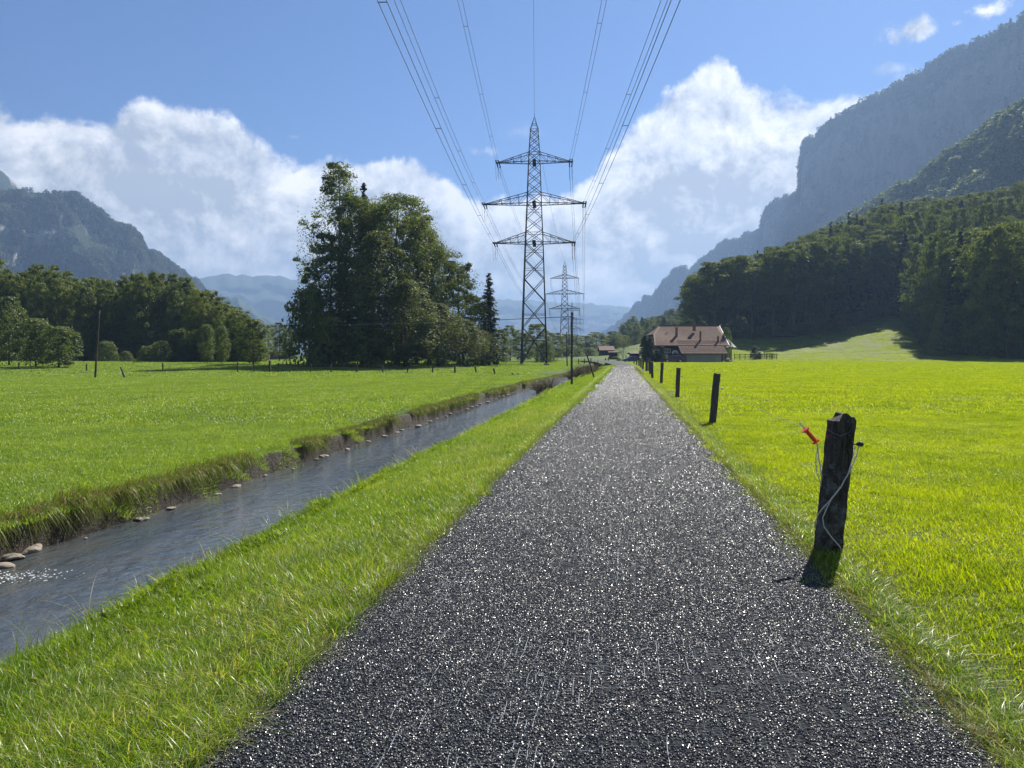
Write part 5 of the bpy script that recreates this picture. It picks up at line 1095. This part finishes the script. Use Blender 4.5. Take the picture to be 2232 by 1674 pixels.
for i in range(44):
    y = 8.5+i*1.15+r_.uniform(-.3, .3); x = WL(y)+.16*float(fbm(np.array([y*.9]), np.array([3.3]), 3)[0])+.12+r_.uniform(-.06, .07)+K*y; s = r_.uniform(.02, .085); o = link('stone', RM[i % 5]); o.location = (x, y, ZW+s*.2); o.scale = (s*1.5, s*1.2, s); o.rotation_euler = (0, 0, r_.random()*6); tag(o, 'small pale stone at the water line under the grassy bank', 'stone', 'small stones along the water line')
def ripple_foam():
    mb = MB(); r = random.Random(2)
    for i in range(170):
        a = r.gauss(0, .32); b = r.gauss(0, .14); p = Vector((a, b+.25*a*a, .012+.02*r.random())); s = r.uniform(.004, .013); mb.box(p, (s*2, s, s*.6), Matrix.Rotation(r.random()*3, 3, 'Z'))
    return mb
f_ = ripple_foam().obj('foam', M_foam, loc=P(22, 1268, 2.6*F/(1268-HOR))); f_.location.z = ZW+.01; tag(f_, 'white foam on a small riffle at the left edge of the stream', kind='stuff')
def twig_bush(seed, n=150, h=1.0, sp=1.0):
    r = random.Random(seed); mb = MB(); tips = []
    for i in range(n):
        a = r.random()*6.283; l = r.uniform(.2, 1)*sp; hh = h*r.uniform(.5, 1.05)*(1-.35*l/sp); b0 = Vector((r.gauss(0, .12), r.gauss(0, .12), 0)); c = Vector((math.cos(a)*l, math.sin(a)*l, hh)); m_ = b0.lerp(c, .5)+Vector((0, 0, .12*h)); mb.path([b0, m_, c, c+Vector((math.cos(a)*.12, math.sin(a)*.12, -.05))], [.009, .006, .004, .002], 3); tips += [m_, c, m_.lerp(c, .5), c.lerp(m_, .2)]
        for k in range(2): q_ = m_.lerp(c, r.random()); e = q_+Vector((r.gauss(0, .15), r.gauss(0, .15), r.uniform(0, .2))); mb.path([q_, e], [.004, .002], 3); tips.append(e)
    return mb, tips
M_twig = mat('twigs', (.10, .075, .05), .9)
M_leaf_dull = leaf_mat('leaves_dull', (.07, .075, .03), (.09, .08, .04), (.12, .11, .05), .3, 1.0)
for i, (u, D, h_, sp, lb) in enumerate([(1196, 50, 1.35, 1.0, 'round twiggy bush overhanging the stream below the near tower'), (1176, 54, .8, .8, 'small twiggy bush left of the round one at the stream'), (1262, 68, 1.3, 1.3, 'long twiggy bush behind the upright wooden pole'), (1276, 76, 1.4, 1.5, 'twiggy bush left of the leaning pole'), (1291, 84, 1.3, 1.6, 'twiggy bush behind the leaning pole'), (1244, 84, .9, 1.0, 'low twigs left of the upright wooden pole')]):
    x = (u-CX)/F*D; mb, tips = twig_bush(20+i, 150, h_, sp); z = max(Hs(x, D), ZW)-.05; t = thing('twiggy_bush', lb, 'bush', (x, D, z), 0, 'bushes along the stream'); mb.obj('twigs', M_twig, t)
    r = np.random.default_rng(i); c = np.array([tuple(random.choice(tips)) for _ in range(900)])+r.normal(size=(900, 3))*.07; V, Fc = leaf_quads(c, r.normal(size=(900, 3))+np.array([0, 0, .4]), .055, r, '', None); link('leaves', np_mesh('leaves', V, Fc, M_leaf_dull), t)

# ------------------------------------------------------------------ mountains
def mountain(name, ridge, material, depth=.22, cols=260, rows=70, talus=.35, noise=.02, foot_z=-15, back=.3, ridge_noise=.006, label=None, smooth=True, tal_z=.3):
    rg = np.array([list(P(u, v, D)) for u, v, D in ridge]); d = np.concatenate([[0], np.cumsum(np.linalg.norm(np.diff(rg, axis=0), axis=1))])
    s = np.linspace(0, d[-1], cols); Rg = np.stack([np.interp(s, d, rg[:, i]) for i in range(3)], -1)
    Rg[:, 2] += ridge_noise*Rg[:, 1]*fbm(s*.02, s*0+1.7, 5, .55)
    t = np.linspace(0, 1.45, rows); V = np.zeros((rows, cols, 3))
    for j, tt in enumerate(t):
        if tt <= 1:
            hx = np.interp(tt, [0, talus, 1], [0, .72, 1]); hz = np.interp(tt, [0, talus, .9, 1], [0, tal_z, .96, 1]); k = 1-depth*(1-hx); V[j, :, 0] = Rg[:, 0]*k; V[j, :, 1] = Rg[:, 1]*k; V[j, :, 2] = foot_z+(Rg[:, 2]-foot_z)*hz
        else:
            q = (tt-1)/.45; k = 1+back*q; V[j, :, 0] = Rg[:, 0]*k; V[j, :, 1] = Rg[:, 1]*k; V[j, :, 2] = Rg[:, 2]*(1-.6*q)
    T_, S_ = np.meshgrid(t, s, indexing='ij'); D_ = Rg[:, 1].mean()
    nz = fbm(S_/D_*14, T_*5, 6, .55); amp = noise*D_*np.sin(np.pi*np.clip(T_, 0, 1))**.6
    nz2 = fbm(S_/D_*60+9, T_*22, 4, .6)
    dirn = V[:, :, :2]/np.linalg.norm(V[:, :, :2], axis=2, keepdims=True)
    V[:, :, 0] += dirn[:, :, 0]*amp*(nz+.3*nz2)*1.6; V[:, :, 1] += dirn[:, :, 1]*amp*(nz+.3*nz2)*1.6; V[:, :, 2] += amp*.25*nz2
    i, j = np.meshgrid(np.arange(cols-1), np.arange(rows-1), indexing='xy'); a = (j*cols+i).ravel()
    me = np_mesh(name, V.reshape(-1, 3), np.stack([a, a+1, a+1+cols, a+cols], -1), material, smooth)
    o = link(name, me); tag(o, kind='structure', label=label); return V, t
def mtrees(name, V, n, h0, h1, protos, tmin, tmax, slope_max, label, seed=1, patch=0.0, sx=1.0):
    r = np.random.default_rng(seed); rows, cols = V.shape[:2]; a = (tmin+(tmax-tmin)*r.random(n))*(rows-2)/1.45; b = r.random(n)*(cols-2); i = a.astype(int); j = b.astype(int); fa = (a-i)[:, None]; fb = (b-j)[:, None]
    p = (V[i, j]*(1-fa)+V[i+1, j]*fa)*(1-fb)+(V[i, j+1]*(1-fa)+V[i+1, j+1]*fa)*fb
    nv = np.cross(V[i, j+1]-V[i, j], V[i+1, j]-V[i, j]); nv /= np.linalg.norm(nv, axis=1, keepdims=True); up = np.abs(nv[:, 2])
    keep = (up > slope_max+.12*r.normal(size=n)) | (a/(rows-2)*1.45 > .97)
    if patch: keep &= fbm(p[:, 0]*.01, p[:, 2]*.012, 4) > -patch
    p = p[keep]; m_ = len(p); s = (h0+(h1-h0)*r.random(m_)**1.3); sp = r.random(m_)*6.28
    scatter(name, p-np.array([0, 0, .5]), np.stack([sp*0, sp*0, sp], -1), np.stack([s*sx, s*sx, s], -1), protos, r.integers(0, len(protos), m_), label)
# small tree sources of height 1
def small_round(i, m, nl=230):
    cmm, cc_ = crown(600+i, .12, .95, .36, dome, 16, nl, .12, m, .35, .8, name='far_tree'); return cmm
def small_spruce(i):
    cmm, tt = spruce(620+i, 1.0, .20, M_needle, .05, .10, 14); return cmm
SR = [small_round(i, M_leaf_far) for i in range(3)]+[small_spruce(0)]
SRS = [small_round(5, M_leaf_far)]+[small_spruce(1), small_spruce(2)]
cl = [(1290, 745, 3900), (1340, 706, 3700), (1372, 678, 3500), (1410, 645, 3300), (1440, 622, 3200), (1447, 603, 3160), (1470, 590, 3100), (1492, 572, 3060), (1502, 582, 3030), (1530, 560, 2950), (1580, 530, 2800), (1625, 512, 2650), (1660, 508, 2500), (1665, 470, 2440), (1672, 448, 2400), (1700, 440, 2350), (1742, 418, 2250), (1746, 385, 2200), (1748, 345, 2150), (1756, 312, 2110), (1785, 280, 2060), (1830, 254, 2000), (1870, 232, 1950), (1905, 215, 1900), (1950, 196, 1840), (2000, 168, 1780), (2060, 130, 1710), (2130, 96, 1620), (2200, 58, 1530), (2260, 30, 1450), (2420, -20, 1250)]
cl = [(u_, v_+14, d_) for u_, v_, d_ in cl]
V1, t1 = mountain('cliff_mountain', cl, M_cliff, depth=.16, cols=420, rows=90, noise=.016, ridge_noise=.011, talus=.25, tal_z=.22)
mtrees('cliff_top_forest', V1, 5600, 14, 34, SR+SRS[:2]+SR[:1], .90, 1.10, 0, 'trees along the top edge of the hazy cliff mountain', 3)
mtrees('cliff_foot_forest', V1, 14000, 14, 28, SR, .0, .95, .30, 'forest at the foot and on ledges of the cliff', 4)
hs = [(u_, v_+46, d_) for u_, v_, d_ in [(1650, 640, 1050), (1740, 560, 1020), (1800, 505, 1000), (1867, 460, 960), (1920, 436, 930), (1975, 398, 900), (2030, 368, 870), (2090, 322, 840), (2140, 290, 810), (2180, 262, 790), (2232, 238, 760), (2300, 205, 720), (2420, 160, 660)]]
V2, t2 = mountain('forest_hillside', hs, M_hillg, depth=.42, cols=200, rows=70, noise=.035, talus=.4, tal_z=.42, foot_z=25)
SRG = [small_round(8+i, M_leaf_green, 320) for i in range(3)]
mtrees('hillside_forest', V2, 7500, 13, 34, SRG+SRG+SR[3:], .02, 1.1, 0, 'hazy mixed forest covering the slope below the cliff', 5)
lm = [(-420, 330, 1500), (-200, 400, 1600), (0, 428, 1750), (60, 419, 1800), (130, 421, 1830), (165, 430, 1850), (200, 455, 1870), (250, 490, 1900), (285, 502, 1920), (306, 520, 1940), (318, 546, 1950), (345, 562, 2000), (390, 592, 2060), (430, 622, 2120), (500, 700, 2250), (560, 780, 2350)]
V3, t3 = mountain('left_mountain', lm, M_lmount, depth=.45, cols=320, rows=90, noise=.035, talus=.3, tal_z=.2)
mtrees('left_mountain_forest', V3, 15000, 11, 20, SR, .05, 1.1, .2, 'forest covering the left mountain between its rock faces', 6, .25)
lb_ = [(-300, 330, 2300), (-100, 340, 2350), (-40, 350, 2400), (0, 366, 2450), (25, 390, 2480), (48, 412, 2500), (90, 480, 2550), (150, 560, 2600)]
V4, _ = mountain('left_back_mountain', lb_, M_lmount, depth=.3, cols=120, rows=50, noise=.02)
fm = [(330, 640, 5200), (430, 606, 5400), (500, 598, 5500), (600, 600, 5600), (700, 616, 5600), (800, 640, 5700), (1000, 650, 6400), (1080, 652, 6500), (1180, 656, 6600), (1300, 664, 6700), (1400, 672, 6700), (1500, 690, 6700)]
V5, _ = mountain('far_mountains', fm, M_farm, depth=.5, cols=200, rows=60, noise=.03, talus=.3, ridge_noise=.004)
fm2 = [(400, 740, 3600), (480, 640, 3700), (520, 650, 3500), (580, 690, 3400), (640, 712, 3300), (720, 735, 3200), (900, 745, 3100), (1100, 742, 3300), (1300, 735, 3400), (1420, 728, 3500)]
V6, _ = mountain('far_foothills', fm2, M_farm, depth=.4, cols=200, rows=50, noise=.03, talus=.3)

# ------------------------------------------------------------------ haze
HB = bpy.data.materials.new('haze'); HB.use_nodes = True; HB.node_tree.nodes.clear(); hn = N(HB.node_tree)
pv = hn.new('ShaderNodeVolumePrincipled'); pv.inputs['Color'].default_value = (.26, .40, .65, 1); pv.inputs['Density'].default_value = .00021; pv.inputs['Anisotropy'].default_value = .25
ho = hn.new('ShaderNodeOutputMaterial'); hn.l.new(pv.outputs[0], ho.inputs['Volume'])
mb = MB(); HT = 705.0; mb.box((0, 5000, (HT-60)/2), (14000, 14600, HT+60)); tag(mb.obj('haze', HB), 'thin bluish summer haze filling the valley', kind='stuff')
